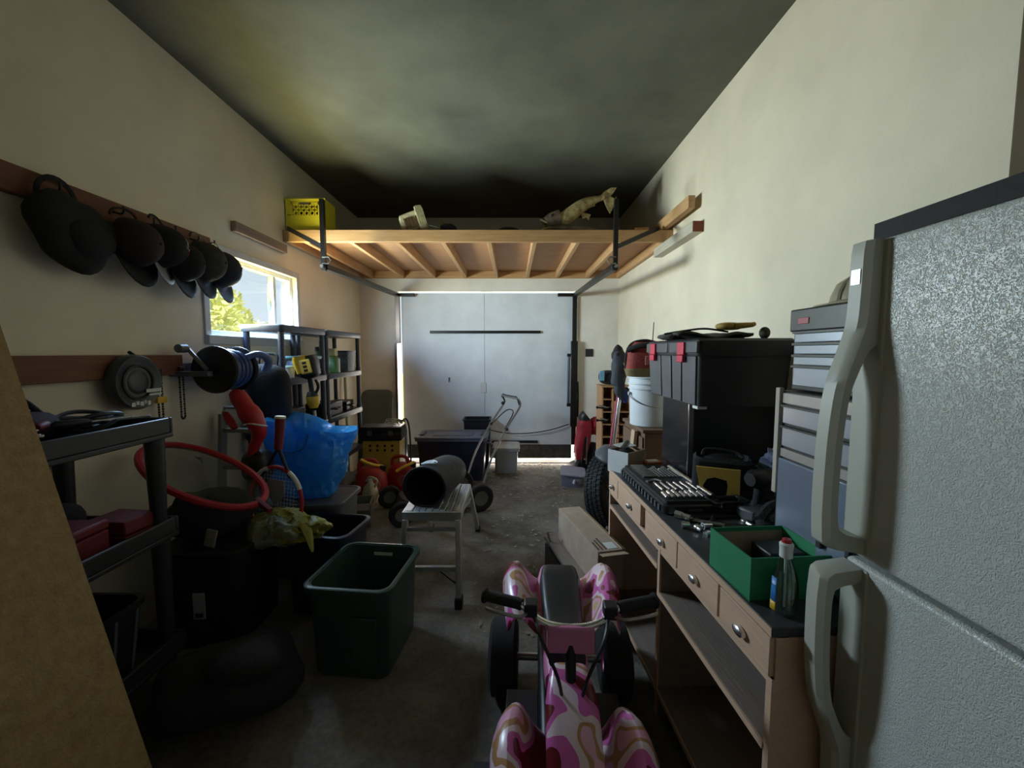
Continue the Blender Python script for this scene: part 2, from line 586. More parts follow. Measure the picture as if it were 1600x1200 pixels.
track(-1)
track(1)
solo(MB().tube(smooth_path([(.745, YB - .02, .52), (.5, YB - .025, .445), (.2, YB - .025, .40), (-.1, YB - .025, .405), (-.38, YB - .02, .47)], 6), .006, 6), 'pull_cord', m_dark, 'thin grey cord sagging across the lower part of the garage door', 'cord')
t = thing('wall_plate', 'small black square cover plate on far wall right of the garage door', 'wall plate', (1.0, YB, 1.40))
MB().box(-.05, .05, -.012, 0, 0, .10).build('plate', m_black, t, bevel=.003)
for xx in (-.022, .022):
    MB().box(xx - .012, xx + .012, -.016, -.011, .035, .065).build('socket', m_rubber, t)

# ================================================================== ON THE LOFT
# yellow milk crate
t = thing('milk_crate', 'yellow plastic milk crate at the left end of the loft', 'crate', (-1.772, 3.775, LZ))
m_crate = M('crate_yellow', (0.72, 0.62, 0.03), 0.5, var=0.08)
W, D, H = .34, .22, .27
b = MB()
b.box(-W / 2, W / 2, -D / 2, D / 2, 0, .012)
for sx_ in (-1, 1):
    b.box(sx_ * W / 2 - (.012 if sx_ > 0 else 0), sx_ * W / 2 + (.012 if sx_ < 0 else 0), -D / 2, D / 2, 0, H)
b.box(-W / 2, W / 2, D / 2 - .012, D / 2, 0, H)
b.build('crate_shell', m_crate, t, bevel=.003)
y0 = -D / 2
b = MB()
b.box(-W / 2 + .012, W / 2 - .012, y0, y0 + .012, .012, .13)
b.box(-W / 2 + .012, W / 2 - .012, y0, y0 + .012, .242, H)
b.box(-W / 2 + .012, -W / 2 + .06, y0, y0 + .012, .14, .242)
b.box(W / 2 - .06, W / 2 - .012, y0, y0 + .012, .14, .242)
b.build('front_panel', m_crate, t)
lb = MB()
for k in range(-2, 7):
    for d in (-1, 1):
        x0 = -.12 + k * .046
        xa, xb = (x0, x0 + .08) if d > 0 else (x0 + .08, x0)
        za, zb = .13, .22
        # clip to the opening
        def clip(xa, za, xb, zb, lo, hi):
            t0, t1 = 0, 1
            dx = xb - xa
            for lim, sg in ((lo, 1), (hi, -1)):
                if dx == 0:
                    continue
                tt = (lim - xa) / dx
                if dx * sg > 0:
                    t0 = max(t0, tt)
                else:
                    t1 = min(t1, tt)
            return (xa + dx * t0, za + (zb - za) * t0, xa + dx * t1, za + (zb - za) * t1) if t1 > t0 + .05 else None
        c = clip(xa, za, xb, zb, -.12, .12)
        if c:
            lb.bar((c[0], y0 + .006, c[1]), (c[2], y0 + .006, c[3]), .010, .011)
lb.build('lattice', m_crate, t)
MB().box(-.12, -.055, y0, y0 + .012, .218, .244).box(.055, .12, y0, y0 + .012, .218, .244).build('handle_rim', m_crate, t)
MB().blob((0, .02, .115), (.28, .13, .2), .2, 3, e=.7).build('contents', m_dark, t)  # dark lump added so the crate looks dark behind its lattice
MB().box(-W / 2 - .006, W / 2 + .006, y0 - .006, y0 + .004, H - .014, H).build('rim', m_crate, t, bevel=.002)

# cream slotted basket lying tipped over
t = thing('slotted_basket', 'cream slotted basket tipped on its side near the loft middle', 'basket', (-.86, 3.80, LZ), 0)
m_bask = M('basket_cream', (0.62, 0.55, 0.33), 0.75, var=0.3, vs_=25, bump=0.5, bs=40)
tilt = Matrix.Translation((0, 0, .095)) @ Euler((0, R(-18), R(8))).to_matrix().to_4x4()
b = MB()
rg = []
for i, (x, h_, d_) in enumerate(((-.125, .10, .16), (-.11, .145, .2), (-.03, .155, .22), (.03, .16, .22))):
    ring = rr(h_, d_, .03, x)
    rg.append([tilt @ Vector((p.z, p.y, p.x + .01)) for p in ring])
b.rings(rg)
b.build('basket_body', m_bask, t)
b = MB()
rg = []
for x, h_, d_ in ((.03, .20, .25), (.05, .21, .26), (.085, .20, .25), (.10, .17, .22)):
    rg.append([tilt @ Vector((p.z, p.y, p.x + .015)) for p in rr(h_, d_, .03, x)])
b.rings(rg)
b.build('basket_rim', m_bask, t)
m_slot = M('slot_brown', (0.13, 0.065, 0.025), 0.8)
for k in range(7):
    x = -.085 + k * .0265
    MB().box(x, x + .012, -.121, -.105, -.055, .035, tilt).build('slot', m_slot, t)
for k in range(5):
    MB().box(.036 + k * .013, .042 + k * .013, -.133, -.12, -.06, .10, tilt).build('rib', m_bask, t)
MB().tube(smooth_path([(.10, -.08, .07), (.17, -.1, .05), (.24, -.1, .03)], 5), .004, 6).build('strap', M('strap_grey', (.35, .34, .3), .8), t)

# fish tail standing behind the basket (second, darker trophy)
b = MB()
pl = [(-.03, 0), (.05, 0), (.065, .06), (.06, .14), (.045, .17), (.02, .14), (-.01, .07)]
b.prism(pl, -.012, .012, Matrix.Translation((-.68, 3.92, LZ)) @ Euler((R(90), 0, 0)).to_matrix().to_4x4())
solo(b, 'dried_fin', M('fin_dark', (.22, .18, .08), .8, var=.4, vs_=30), 'thin dull pointed fin standing behind the cream basket', 'fin', bevel=.004)
solo(MB().blob((-.565, 3.80, LZ + .045), (.15, .2, .09), .25, 4, e=.9), 'dark_shoe', m_dark, 'small dark shoe lying right of the cream basket on the loft', 'shoe')
solo(MB().blob((-.03, 3.80, LZ + .03), (.24, .2, .06), .3, 7), 'dark_rag', m_dark, 'flat dark rag lying left of the fish on the loft', 'rag')

# mounted fish
ft = thing('mounted_fish', 'mottled mounted fish with raised forked tail on the loft', 'fish', (.52, 3.80, LZ))
m_fish = M('fish_skin', (0.16, 0.10, 0.03), 0.55, var=0, vs_=20, bump=.5, bs=50, col2=(0.62, 0.52, 0.25))
m_fishd = M('fish_belly', (0.16, 0.11, 0.075), 0.6, var=0.5, vs_=18, bump=.4)
cp = [(-.21, .09, .03), (-.15, .11, .07), (-.07, .14, .10), (.0, .18, .11), (.07, .235, .10), (.14, .275, .085), (.20, .30, .06), (.25, .315, .042), (.29, .33, .045)]
cs = smooth_path([(c[0], 0, c[1]) for c in cp], 3)
rs = []
for i in range(len(cs)):
    q = i / 3
    k = min(int(q), len(cp) - 2)
    f_ = q - k
    rs.append((cp[k][2] * (1 - f_) + cp[k + 1][2] * f_) * .62)
MB().tube(cs, rs, 14, flat=.95).build('body', m_fish, ft)
my = lambda x, z, ry=0: Matrix.Translation((x, 0, z)) @ Euler((R(90), 0, 0)).to_matrix().to_4x4()
MB().prism([(.0, .02), (.03, .05), (.09, .085), (.14, .085), (.12, .05), (.085, .01), (.125, -.01), (.14, .01), (.13, -.05), (.085, -.14), (.06, -.10), (.03, -.03)], -.008, .008, my(.265, .325)).build('tail_fin', m_fish, ft, bevel=.003)
MB().prism([(0, 0), (.10, .05), (.17, .035), (.2, .05), (.24, .02), (.12, -.03)], -.006, .006, my(-.02, .235)).build('dorsal_fin', m_fish, ft, bevel=.002)
MB().prism([(0, 0), (.03, -.06), (.06, -.045), (.08, -.07), (.1, -.02)], -.006, .006, my(.08, .20)).build('anal_fin', m_fish, ft, bevel=.002)
hd = MB()
hd.tube(smooth_path([(-.09, 0, .15), (-.16, 0, .13), (-.22, 0, .10)], 4), [.07, .072, .072, .07, .068, .064, .06, .055, .05], 14, cap=False)
hd.build('head', m_fishd, ft)
MB().tube(smooth_path([(-.21, -.055, .09), (-.25, -.03, .12), (-.265, 0, .13), (-.25, .03, .12), (-.21, .055, .09)], 4), .008, 6).build('upper_jaw', m_fish, ft)
MB().tube(smooth_path([(-.18, -.05, .06), (-.25, -.03, .04), (-.275, 0, .035), (-.25, .03, .04), (-.18, .05, .06)], 4), .008, 6).build('lower_jaw', m_fish, ft)
for s_ in (-1, 1):
    MB().blob((-.17, s_ * .062, .15), (.025, .02, .025), nu=10, nv=8).build('eye', m_black, ft)
MB().blob((0, 0, .04), (.42, .2, .085), .35, 2, nu=24).build('driftwood_base', m_fishd, ft)

for k, (dx, rz) in enumerate(((0, .1), (.015, -.15))):
    b = MB().cbox((1.125 + dx, 3.78, LZ + .013 + .0255 * k), (.15 - .03 * k, .09, .024), (0, 0, rz))
    solo(b, 'wood_offcut', m_pine, ('lower pale wood offcut of two stacked on the loft', 'upper pale wood offcut of two stacked on the loft')[k], 'lumber', 'stacked offcuts on the loft', bevel=.002)

# ================================================================== LEFT WALL: HATS
def cap(name, label, y, z, spin, size, mat, brim_mat, stripes=None, yaw=0):
    """ball cap hung on a hook, crown outwards, peak hanging down"""
    t = thing(name, label, 'hat', (XL + .10, y, z), 0, 'hats hung on the wall board', rot=(R(spin), 0, R(yaw)))
    b = MB()
    n = 22
    rg = []
    for i in range(8):
        a = PI / 2 * i / 7.3
        r = .092 * math.cos(a) ** .8
        rg.append([Vector((.12 * math.sin(a), r * math.cos(2 * PI * j / n) * .95, r * math.sin(2 * PI * j / n) * 1.08)) * size for j in range(n)])
    b.rings(rg, False, True)
    b.build('crown', mat, t, solid=.004)
    b = MB()
    rows = []
    for i in range(5):
        q = i / 4
        row = []
        for j in range(11):
            a = R(-62 + 12.4 * j)
            rad = .092 + .075 * q * math.cos(a * 1.0)
            row.append(Vector((.004 + .028 * q - .03 * (abs(a) ** 2) * .8 + .02, rad * math.sin(a) * .98, -rad * math.cos(a) * 1.08)) * size)
        rows.append(row)
    vs_ = [p for r_ in rows for p in r_]
    fs = [(i * 11 + j, i * 11 + j + 1, (i + 1) * 11 + j + 1, (i + 1) * 11 + j) for i in range(4) for j in range(10)]
    b.add(vs_, fs)
    b.build('peak', brim_mat, t, solid=.004)
    MB().blob((.122 * size, 0, 0), (.012, .016, .016), nu=8, nv=6).build('button', brim_mat, t)
    MB().tube([Vector((.0, .075 * math.cos(a), .10 + .035 * math.sin(a))) * size for a in [PI * k / 10 for k in range(11)]], .006, 6).build('strap', mat, t)
    if stripes:
        for k, (ang, mt) in enumerate(stripes):
            pts = []
            for i in range(8):
                a = PI / 2 * i / 7.3
                r = .094 * math.cos(a) ** .8 + .001
                pts.append(Vector((.122 * math.sin(a), r * math.cos(R(ang)) * .95, r * math.sin(R(ang)) * 1.08)) * size)
            MB().tube(pts, .004, 5).build('stripe', mt, t)
    return t


m_capk = M('cap_black', (0.007, 0.007, 0.008), .9, bump=.3, bs=150)
m_capb = M('cap_navy', (0.016, 0.018, 0.028), .85, bump=.3, bs=150)
m_capr = M('cap_maroon', (0.022, 0.009, 0.010), .85, bump=.3, bs=150)
m_capc = M('cap_camo', (0.012, 0.013, 0.012), .85, 0, 0, 22, .3, 150, col2=(.05, .045, .035))
# wide round hat with strap
t = thing('round_bag', 'large lumpy black bag with strap loop, nearest on the wall board', 'bag', (XL + .045, 1.795, 1.98), 0, None, rot=(R(6), 0, R(6)))
mm = Euler((0, R(90), 0)).to_matrix().to_4x4()
MB().blob((.055, 0, -.02), (.12, .34, .30), .22, 5, nu=30, nv=18, e=.85, fr=9).build('bag_body', m_capk, t)
MB().blob((.09, .02, -.05), (.10, .22, .18), .3, 9, nu=22, fr=12).build('front_pocket', m_capk, t)
MB().tube([Vector((.02, .085 * math.cos(a) - .01, .11 + .085 * math.sin(a))) for a in [PI * k / 12 for k in range(13)]], .012, 6, flat=.4).build('strap', m_capk, t)
MB().blob((.06, .15, .0), (.09, .14, .15), .35, 2, fr=12).build('folded_flap', m_capk, t)
MB().box(.105, .11, .165, .195, -.012, -.002).build('buckle', m_chrome, t)
cap('ball_cap', 'maroon and black ball cap beside the lumpy black bag', 2.05, 1.985, 8, 1.15, m_capr, m_capk, yaw=10)
m_st1 = M('stripe_red', (.28, .05, .03), .8)
m_st2 = M('stripe_white', (.5, .48, .42), .8)
cap('ball_cap', 'striped dark ball cap with red and white piping in the middle of the hats', 2.21, 2.01, -12, 1.12, m_capk, M('peak_grey', (.22, .23, .25), .7), [(30, m_st1), (0, m_st2), (-25, m_st1), (60, m_st2)], yaw=18)
cap('ball_cap', 'plain black ball cap hanging lowest with its peak pointing down', 2.34, 1.955, 4, 1.08, m_capk, m_capk, yaw=14)
cap('ball_cap', 'dark camouflage ball cap next to the window', 2.50, 1.99, -6, 1.2, m_capc, m_capb, yaw=12)
cap('ball_cap', 'navy ball cap overlapping the window corner, last of the hats', 2.645, 1.975, 10, 1.15, m_capb, m_capb, [(20, M('stitch', (.12, .13, .16), .7))], yaw=16)

# ================================================================== LEFT WALL: TOOLS ON THE LOWER BOARD
t = thing('disc_case', 'round dark plastic disc case with pale printing hung on the lower board', 'disc case', (XL + .04, 2.07, 1.31))
m_disc = M('disc_grey', (0.05, 0.055, 0.058), .35)
MB().lathe([(.001, 0), (.128, 0), (.138, .012), (.138, .04), (.128, .055), (.112, .052), (.10, .045), (.06, .045), (.055, .05), (.04, .052), (.001, .052)], 36, mm).build('case_body', m_disc, t)
MB().lathe([(.085, .046), (.088, .052), (.078, .052), (.075, .046)], 30, mm).build('ring', m_blackm, t)
MB().box(.055, .058, .03, .12, -.055, -.038).box(.055, .058, .045, .12, -.072, -.062).build('print_band', m_label, t)
for k, (a, wd) in enumerate(((-.055, .02), (-.03, .016), (-.008, .02), (.016, .012), (.034, .018))):
    MB().box(.054, .057, a, a + wd, -.118 + .006 * (k % 2), -.098 + .004 * (k % 2)).build('print_mark', m_label, t)
MB().cyl((.03, .01, .13), (0, .01, .15), .008).build('hang_clip', m_blackm, t)


def chain(y, z0, z1, label, tagm=None):
    t = thing('saw_chain', label, 'chain', (XL + .05, y, z0), 0, 'saw chains hung on the left wall')
    b = MB()
    L = z1 - z0
    k = 0
    pts = []
    nn = int(L / .014)
    for i in range(nn):
        pts.append((Vector((0, -.013, L - i * .014)), 0))
    for i in range(5):
        a = PI + PI * i / 4
        pts.append((Vector((0, .013 * math.cos(a), .0 + .013 * math.sin(a) + .0)), 1))
    for i in range(nn):
        pts.append((Vector((0, .013, i * .014)), 0))
    for i, (p, q) in enumerate(pts):
        b.cbox(p, (.006, .006 if i % 2 else .009, .012), (0, 0, 0))
    b.build('links', m_blackm, t)
    MB().tube([(-.012, 0, L + .005), (.02, 0, L + .0), (.024, 0, L + .015)], .004, 6).build('nail', m_steel, t)
    if tagm:
        MB().box(-.012, .014, -.03, .03, L * .50, L * .50 + .035).build('clip', tagm, t, bevel=.004)


chain(2.235, 1.01, 1.36, 'thin saw chain with yellow clip hanging below the round disc', m_yel)
chain(2.385, 1.09, 1.37, 'thin saw chain loop hanging alone left of the hose reel')

# ---- black plastic tray shelf near the camera
t = thing('utility_shelf', 'black plastic tray-top utility shelf below the wall board on the left', 'shelf', (-1.70, 1.30, 0))
hx, hy = .235, .48
m_tray = M('tray_plastic', (0.022, 0.023, 0.026), .42)
for k, z in enumerate((1.095, .66, .14)):
    b = MB()
    b.box(-hx, hx, -hy, hy, z, z + .02)
    b.box(-hx, hx, -hy, -hy + .016, z + .02, z + .085)
    b.box(-hx, hx, hy - .016, hy, z + .02, z + .085)
    b.box(-hx, -hx + .016, -hy + .016, hy - .016, z + .02, z + .085)
    b.box(hx - .016, hx, -hy + .016, hy - .016, z + .02, z + .085)
    b.build('tray', m_tray, t, bevel=.005)
for sx_ in (-1, 1):
    for sy_ in (-1, 1):
        b = MB()
        b.tube([(sx_ * .195, sy_ * .425, 0), (sx_ * .195, sy_ * .425, .14)], .03, 10)
        b.tube([(sx_ * .195, sy_ * .425, .16), (sx_ * .195, sy_ * .425, .66)], [.027, .034], 10)
        b.tube([(sx_ * .195, sy_ * .425, .68), (sx_ * .195, sy_ * .425, 1.095)], [.027, .036], 10)
        b.build('leg', m_tray, t)
TZ = 1.117


def lay(p, z):
    return (p[0], p[1], z)


def wrench(a, c, r, label, z, mat=m_chrome):
    a, c = Vector((*a, z + .008)), Vector((*c, z + .008))
    d = (c - a).normalized()
    s_ = Vector((-d.y, d.x, 0))
    b = MB()
    b.bar(a, c, r * 2, .007)
    for p, sg in ((a, -1), (c, 1)):
        for k in (-1, 1):
            b.bar(p, p + d * sg * .03 + s_ * k * .013, .012, .008)
    return solo(b, 'wrench', mat, label, 'wrench', 'wrenches on the tray shelf', bevel=.001)


wrench((-1.57, 1.33), (-1.52, 1.60), .008, 'long chrome wrench along the front rim of the tray shelf', TZ)
wrench((-1.58, 1.14), (-1.53, 1.30), .007, 'shorter chrome wrench nearest the camera on the tray shelf', TZ + .066)
wrench((-1.60, 1.63), (-1.54, 1.71), .006, 'small wrench at the far end of the tray shelf', TZ + .066, m_steel)
solo(MB().tube([Vector((-1.61 + .05 * math.cos(a), 1.60 + .035 * math.sin(a), TZ + .014)) for a in [2 * PI * k / 20 for k in range(20)]], .012, 8, closed=True, flat=1), 'pipe_clamp', m_chrome, 'bright metal ring clamp lying on the tray shelf', 'clamp')
t = thing('tool_pouch', 'dark purple cloth tool pouch heaped on the near end of the tray shelf', 'pouch', (-1.77, 1.36, TZ))
MB().blob((0, 0, .075), (.30, .42, .15), .3, 3, e=.8).build('pouch_body', M('purple_cloth', (.035, .014, .028), .85, bump=.4), t)
MB().tube(smooth_path([(.02, -.15, .14), (.0, -.05, .20), (.03, .08, .19), (.05, .16, .10)], 5), .01, 6).build('strap', m_dark, t)
t = thing('drill_case', 'low dark tool case on the far end of the tray shelf', 'tool case', (-1.80, 1.66, TZ), R(8))
MB().box(-.10, .10, -.12, .12, 0, .045).build('case_base', m_black, t, bevel=.008)
MB().box(-.10, .10, -.12, .12, .047, .07).build('case_lid', m_black, t, bevel=.008)
MB().tube([(.10, -.05, .046), (.13, -.05, .046), (.13, .05, .046), (.10, .05, .046)], .008, 6).build('handle', m_black, t)
for k, (x, y, an, lab, mt) in enumerate(((-1.66, 1.47, 35, 'screwdriver with red handle lying across the tray shelf tools', m_dred), (-1.56, 1.52, -20, 'screwdriver with black handle beside the ring clamp', m_black), (-1.52, 1.22, 15, 'screwdriver with grey handle close to the leaning chipboard', m_grey))):
    t = thing('screwdriver', lab, 'screwdriver', (x, y, TZ + .075), R(an), 'screwdrivers on the tray shelf')
    MB().tube([(0, 0, .012), (0, .13, .012)], .004, 6).build('blade', m_chrome, t)
    MB().tube([(0, -.10, .013), (0, -.09, .013), (0, -.02, .013), (0, .005, .013)], [.009, .014, .014, .008], 10).build('handle', mt, t)
t = thing('cable_coil', 'black cable coil looped on the tray shelf behind the wrenches', 'cable', (-1.66, 1.60, TZ + .04))
for k in range(3):
    MB().tube([Vector((.085 * math.cos(a) + .01 * k, .10 * math.sin(a), .02 + .018 * k + .012 * math.sin(2 * a + k))) for a in [2 * PI * i / 24 for i in range(24)]], .008, 6, closed=True).build('loop', m_black, t)
MZ = .682
t = thing('red_toolbox', 'red metal toolbox on the middle tray of the black shelf', 'toolbox', (-1.63, 1.38, MZ), R(4))
MB().box(-.09, .09, -.17, .17, 0, .10).build('box_body', m_dred, t, bevel=.006)
MB().box(-.092, .092, -.172, .172, .103, .14).build('lid', m_dred, t, bevel=.01)
MB().tube([(0, -.07, .14), (0, -.06, .165), (0, .06, .165), (0, .07, .14)], .008, 6).build('handle', m_blackm, t)
MB().box(.09, .097, -.03, .03, .085, .125).build('latch', m_steel, t)
t = thing('red_case', 'small red case behind the front leg of the black tray shelf', 'tool case', (-1.60, 1.66, MZ), R(-6))
MB().box(-.09, .09, -.07, .07, 0, .05).build('case_base', m_dred, t, bevel=.006)
MB().box(-.09, .09, -.07, .07, .055, .11).build('case_lid', m_dred, t, bevel=.006)
t = thing('dark_bag', 'dark soft bag slumped at the back of the middle tray', 'bag', (-1.82, 1.55, MZ))
MB().blob((0, 0, .09), (.18, .30, .18), .3, 9, e=.8).build('bag_body', m_dark, t)
MB().tube(smooth_path([(0, -.08, .16), (0, -.03, .22), (0, .04, .22), (0, .09, .16)], 4), .009, 6).build('handle', m_dark, t)
t = thing('dark_tub', 'black tub with grey ribs on the bottom tray of the black shelf', 'tub', (-1.68, 1.42, .162))
MB().rings([rr(.30, .40, .04, 0), rr(.34, .46, .05, .28), rr(.36, .48, .05, .28), rr(.36, .48, .05, .30), rr(.33, .45, .05, .30), rr(.29, .39, .04, .01)]).build('tub_body', m_black, t)
for k in range(5):
    MB().bar((.150, -.16 + k * .08, .02), (.171, -.18 + k * .09, .27), .012, .008, (1, 0, 0)).build('rib', m_grey, t)

# leaning sheet of chipboard in the left foreground
b = MB()
d = Vector((-1.572 + 1.175, 0, 1.58))
nrm = Vector((d.z, 0, -d.x)).normalized() * .008
p0 = Vector((-1.160, .20, .006))
p1 = p0 + d
ln = Vector((0, 1.06, 0))
q = [p0 - nrm, p0 + nrm, p1 + nrm, p1 - nrm]
b.add(q + [p + ln for p in q], [(0, 3, 2, 1), (4, 5, 6, 7), (0, 1, 5, 4), (1, 2, 6, 5), (2, 3, 7, 6), (3, 0, 4, 7)])
solo(b, 'chipboard_sheet', M('chipboard', (0.30, 0.20, 0.09), .85, 0, 0, 30, .4, 120, col2=(.42, .30, .15)), 'brown chipboard sheet leaning against the black tray shelf in the left foreground', 'board')

# ================================================================== HOSE REEL
t = thing('hose_reel', 'wall mounted hose reel with dark discs and blue hose below the window', 'hose reel', (XL, 2.57, 1.355))
my_ = Euler((R(-90), 0, 0)).to_matrix().to_4x4()
RX = .20
for yy in (-.13, .06):
    MB().lathe([(.001, 0), (.13, 0), (.14, .008), (.14, .016), (.13, .022), (.09, .014), (.05, .022), (.001, .022)], 36, Matrix.Translation((RX, yy, 0)) @ my_).build('reel_disc', m_black, t)
b = MB()
for k in range(7):
    rad = .10 + .01 * math.sin(k * 2.1)
    b.tube([Vector((RX + rad * math.cos(a), -.095 + k * .0245, rad * math.sin(a))) for a in [2 * PI * i / 28 for i in range(28)]], .016, 8, closed=True)
b.build('hose_coil', M('hose_blue', (0.03, 0.05, 0.16), .35), t)
MB().cyl((RX, -.16, 0), (RX, .11, 0), .03).build('axle', m_blackm, t)
MB().box(0, .03, -.22, .14, -.03, .04).box(.0, RX + .02, -.21, -.165, -.035, -.005).box(0, RX + .02, .088, .11, -.035, -.005).build('wall_bracket', m_grey, t, bevel=.003)
MB().bar((RX, -.18, 0), (RX - .10, -.19, .125), .02, .012, (0, 1, 0)).build('crank_arm', m_steel, t)
MB().cyl((RX - .10, -.20, .125), (RX - .10, -.26, .125), .024, .024, 14).build('crank_knob', m_grey, t, bevel=.004)
MB().tube(smooth_path([(RX + .08, .05, .07), (RX + .13, .10, .09), (RX + .16, .15, .05), (RX + .13, .16, -.02)], 6), [.022] * 10 + [.026] * 9, 10).build('hose_end', M('hose_light', (0.10, 0.13, 0.26), .35), t)

# ---- folded step ladder under the reel
t = thing('step_ladder', 'folded metal step ladder standing against left wall below the hose reel', 'ladder', (-1.77, 2.60, 0), R(-8))
m_lad = M('dull_alloy', (.22, .22, .20), .5, .6)
for sx_ in (-1, 1):
    MB().bar((sx_ * .135, 0, 0), (sx_ * .115, .06, 1.06), .022, .05, (0, 1, 0)).build('rail', m_lad, t)
for k in range(4):
    z = .22 + .24 * k
    MB().box(-.125, .125, .0 + .05 * z, .05 + .05 * z, z, z + .025).build('step', m_lad, t, bevel=.003)
MB().tube([(-.115, .06, 1.05), (-.11, .07, 1.10), (.11, .07, 1.10), (.115, .06, 1.05)], .01, 6).build('top_rail', m_lad, t)

# ---- red blower
t = thing('leaf_blower', 'red leaf blower with curved tube hung below the hose reel', 'blower', (-1.57, 2.455, .52))
b = MB()
b.tube(smooth_path([(-.10, .02, .69), (-.05, 0, .67), (.0, -.01, .60), (.05, -.01, .52), (.06, 0, .45), (.02, .0, .36), (-.0, 0, .28)], 5), [.02, .028, .034, .04, .045, .05, .05, .05, .05, .05, .055, .06, .06, .06, .055, .05, .05, .045, .045, .04, .04, .035, .03, .03, .03, .03, .028, .028, .028, .026, .026], 12)
b.build('blower_tube', m_red, t)
MB().tube(smooth_path([(-.14, 0, .58), (-.10, -.02, .54), (-.06, -.03, .49)], 4), [.012, .018, .02, .022, .024, .024, .022, .02, .016], 10).build('grip', m_red, t)
MB().tube(smooth_path([(-.0, -.05, .515), (.04, -.06, .525), (.09, -.05, .515), (.11, 0, .50)], 4), .005, 6).build('cord', m_label, t)
MB().blob((.02, .04, .25), (.16, .16, .2), .05, 1, e=.7).build('motor_housing', m_black, t)
MB().tube([(.0, .02, .18), (-.01, .02, .04), (-.01, .02, .0)], .03, 10).build('nozzle', m_black, t)

# ---- black bag with lime patch hanging on the shelf end
t = thing('black_backpack', 'black backpack with lime patch hanging on the plastic shelf end', 'bag', (-1.685, 2.87, .95), R(4))
MB().blob((0, 0, .21), (.30, .15, .44), .12, 5, e=.65).build('bag_body', m_dark, t)
MB().box(-.10, .0, -.088, -.07, .31, .40, Matrix.Rotation(R(-14), 4, 'Y')).build('lime_patch', M('lime', (.36, .45, .05), .6), t, bevel=.004)
MB().tube(smooth_path([(-.06, 0, .42), (-.05, .02, .49), (.05, .02, .49), (.06, 0, .42)], 5), .01, 6).build('carry_loop', m_dark, t)

# ================================================================== PLASTIC SHELVING BY THE WINDOW
def shelving(y0, y1, label):
    t = thing('plastic_shelving', label, 'shelving', (-1.775, (y0 + y1) / 2, 0), 0, 'plastic shelving units along the left wall')
    hx, hy = .155, (y1 - y0) / 2 - .004
    for z in (.10, .42, .82, 1.215, 1.605):
        b = MB()
        b.rings([rr(2 * hx - .01, 2 * hy - .01, .03, z), rr(2 * hx, 2 * hy, .03, z + .008), rr(2 * hx, 2 * hy, .03, z + .044), rr(2 * hx - .01, 2 * hy - .01, .03, z + .05)])
        b.build('shelf_board', m_shelf, t)
    zz = (.0, .10, .15, .42, .47, .82, .87, 1.215, 1.265, 1.605)
    for sx_ in (-1, 1):
        for sy_ in (-1, 1):
            b = MB()
            x, y = sx_ * (hx - .032), sy_ * (hy - .032)
            for k in range(0, 10, 2):
                b.cyl((x, y, zz[k]), (x, y, zz[k + 1]), .021, n=12, cap=False)
                b.cyl((x, y, zz[k]), (x, y, min(zz[k] + .03, zz[k + 1])), .026, n=12)
            b.build('post', m_shelf, t)
    return t


shelving(2.955, 3.66, 'dark blue plastic shelving unit standing in front of the window')
shelving(3.67, 4.50, 'dark plastic shelving unit farther from the window, near the far corner')
SZ = 1.268


def bottle(name, label, c, r, h, mat, capmat, cat='bottle', caph=.04, capr=.5, group=None):
    t = thing(name, label, cat, c, 0, group)
    MB().lathe([(.001, 0), (r, 0), (r, h * .62), (r * .9, h * .72), (r * .45, h * .9), (r * .4, h)], 16).build('bottle_body', mat, t)
    MB().cyl((0, 0, h), (0, 0, h + caph), r * capr, r * capr * .9, 12).build('cap', capmat, t)
    return t


m_green = M('bottle_green', (.10, .22, .07), .35)
t = thing('jug', 'green jug with square cream cap on the farther plastic shelving', 'jug', (-1.70, 3.93, SZ))
MB().rings([rr(.13, .10, .025, 0), rr(.13, .10, .025, .13), rr(.08, .07, .02, .155)]).build('jug_body', m_green, t)
MB().box(-.045, .045, -.035, .035, .155, .225).build('cap', M('cap_cream', (.62, .58, .35), .5), t, bevel=.006)
bottle('spray_can', 'dark green bottle behind the cream-capped jug', (-1.80, 3.86, SZ), .045, .2, M('bottle_dark', (.03, .08, .04), .4), m_dark)
t = thing('mesh_bin', 'grey perforated bin at the far end of the plastic shelving', 'bin', (-1.72, 4.22, SZ))
MB().rings([rr(.18, .18, .02, 0), rr(.2, .22, .02, .19), rr(.185, .2, .02, .19), rr(.165, .165, .02, .01)]).build('bin_body', M('bin_grey', (.12, .14, .16), .5), t)
for k in range(4):
    MB().box(-.1, .1, -.112, -.10, .03 + k * .04, .045 + k * .04).build('rib', m_grey, t)
MB().rings([rr(.21, .23, .025, .19), rr(.21, .23, .025, .205)]).build('rim', m_navy, t)
t = thing('plastic_bag_bin', 'clear bin of plastic bags with teal rim on the nearer shelving', 'bin', (-1.72, 3.42, SZ))
m_bag = M('clear_bag', (.32, .38, .62), .3, var=.4, vs_=14, bump=.8, bs=18)
MB().blob((0, 0, .085), (.2, .28, .17), .25, 6, e=.7, fr=9).build('bags', m_bag, t)
MB().rings([rr(.17, .24, .03, 0), rr(.2, .27, .03, .05), rr(.19, .26, .03, .05), rr(.16, .23, .03, .005)]).build('tray', m_black, t)
MB().rings([rr(.2, .28, .03, .135), rr(.21, .29, .03, .15), rr(.2, .28, .03, .16)]).build('teal_rim', M('teal', (.12, .33, .34), .4), t)
t = thing('paint_cup', 'small white cup at the near end of the shelving middle shelf', 'cup', (-1.665, 3.10, SZ))
MB().lathe([(.001, 0), (.035, 0), (.045, .09), (.042, .09), (.033, .005), (.001, .005)], 16).build('cup_body', m_white, t)
MB().lathe([(.046, .075), (.05, .08), (.046, .09)], 16).build('cup_rim', M('teal_lt', (.3, .5, .5), .4), t)
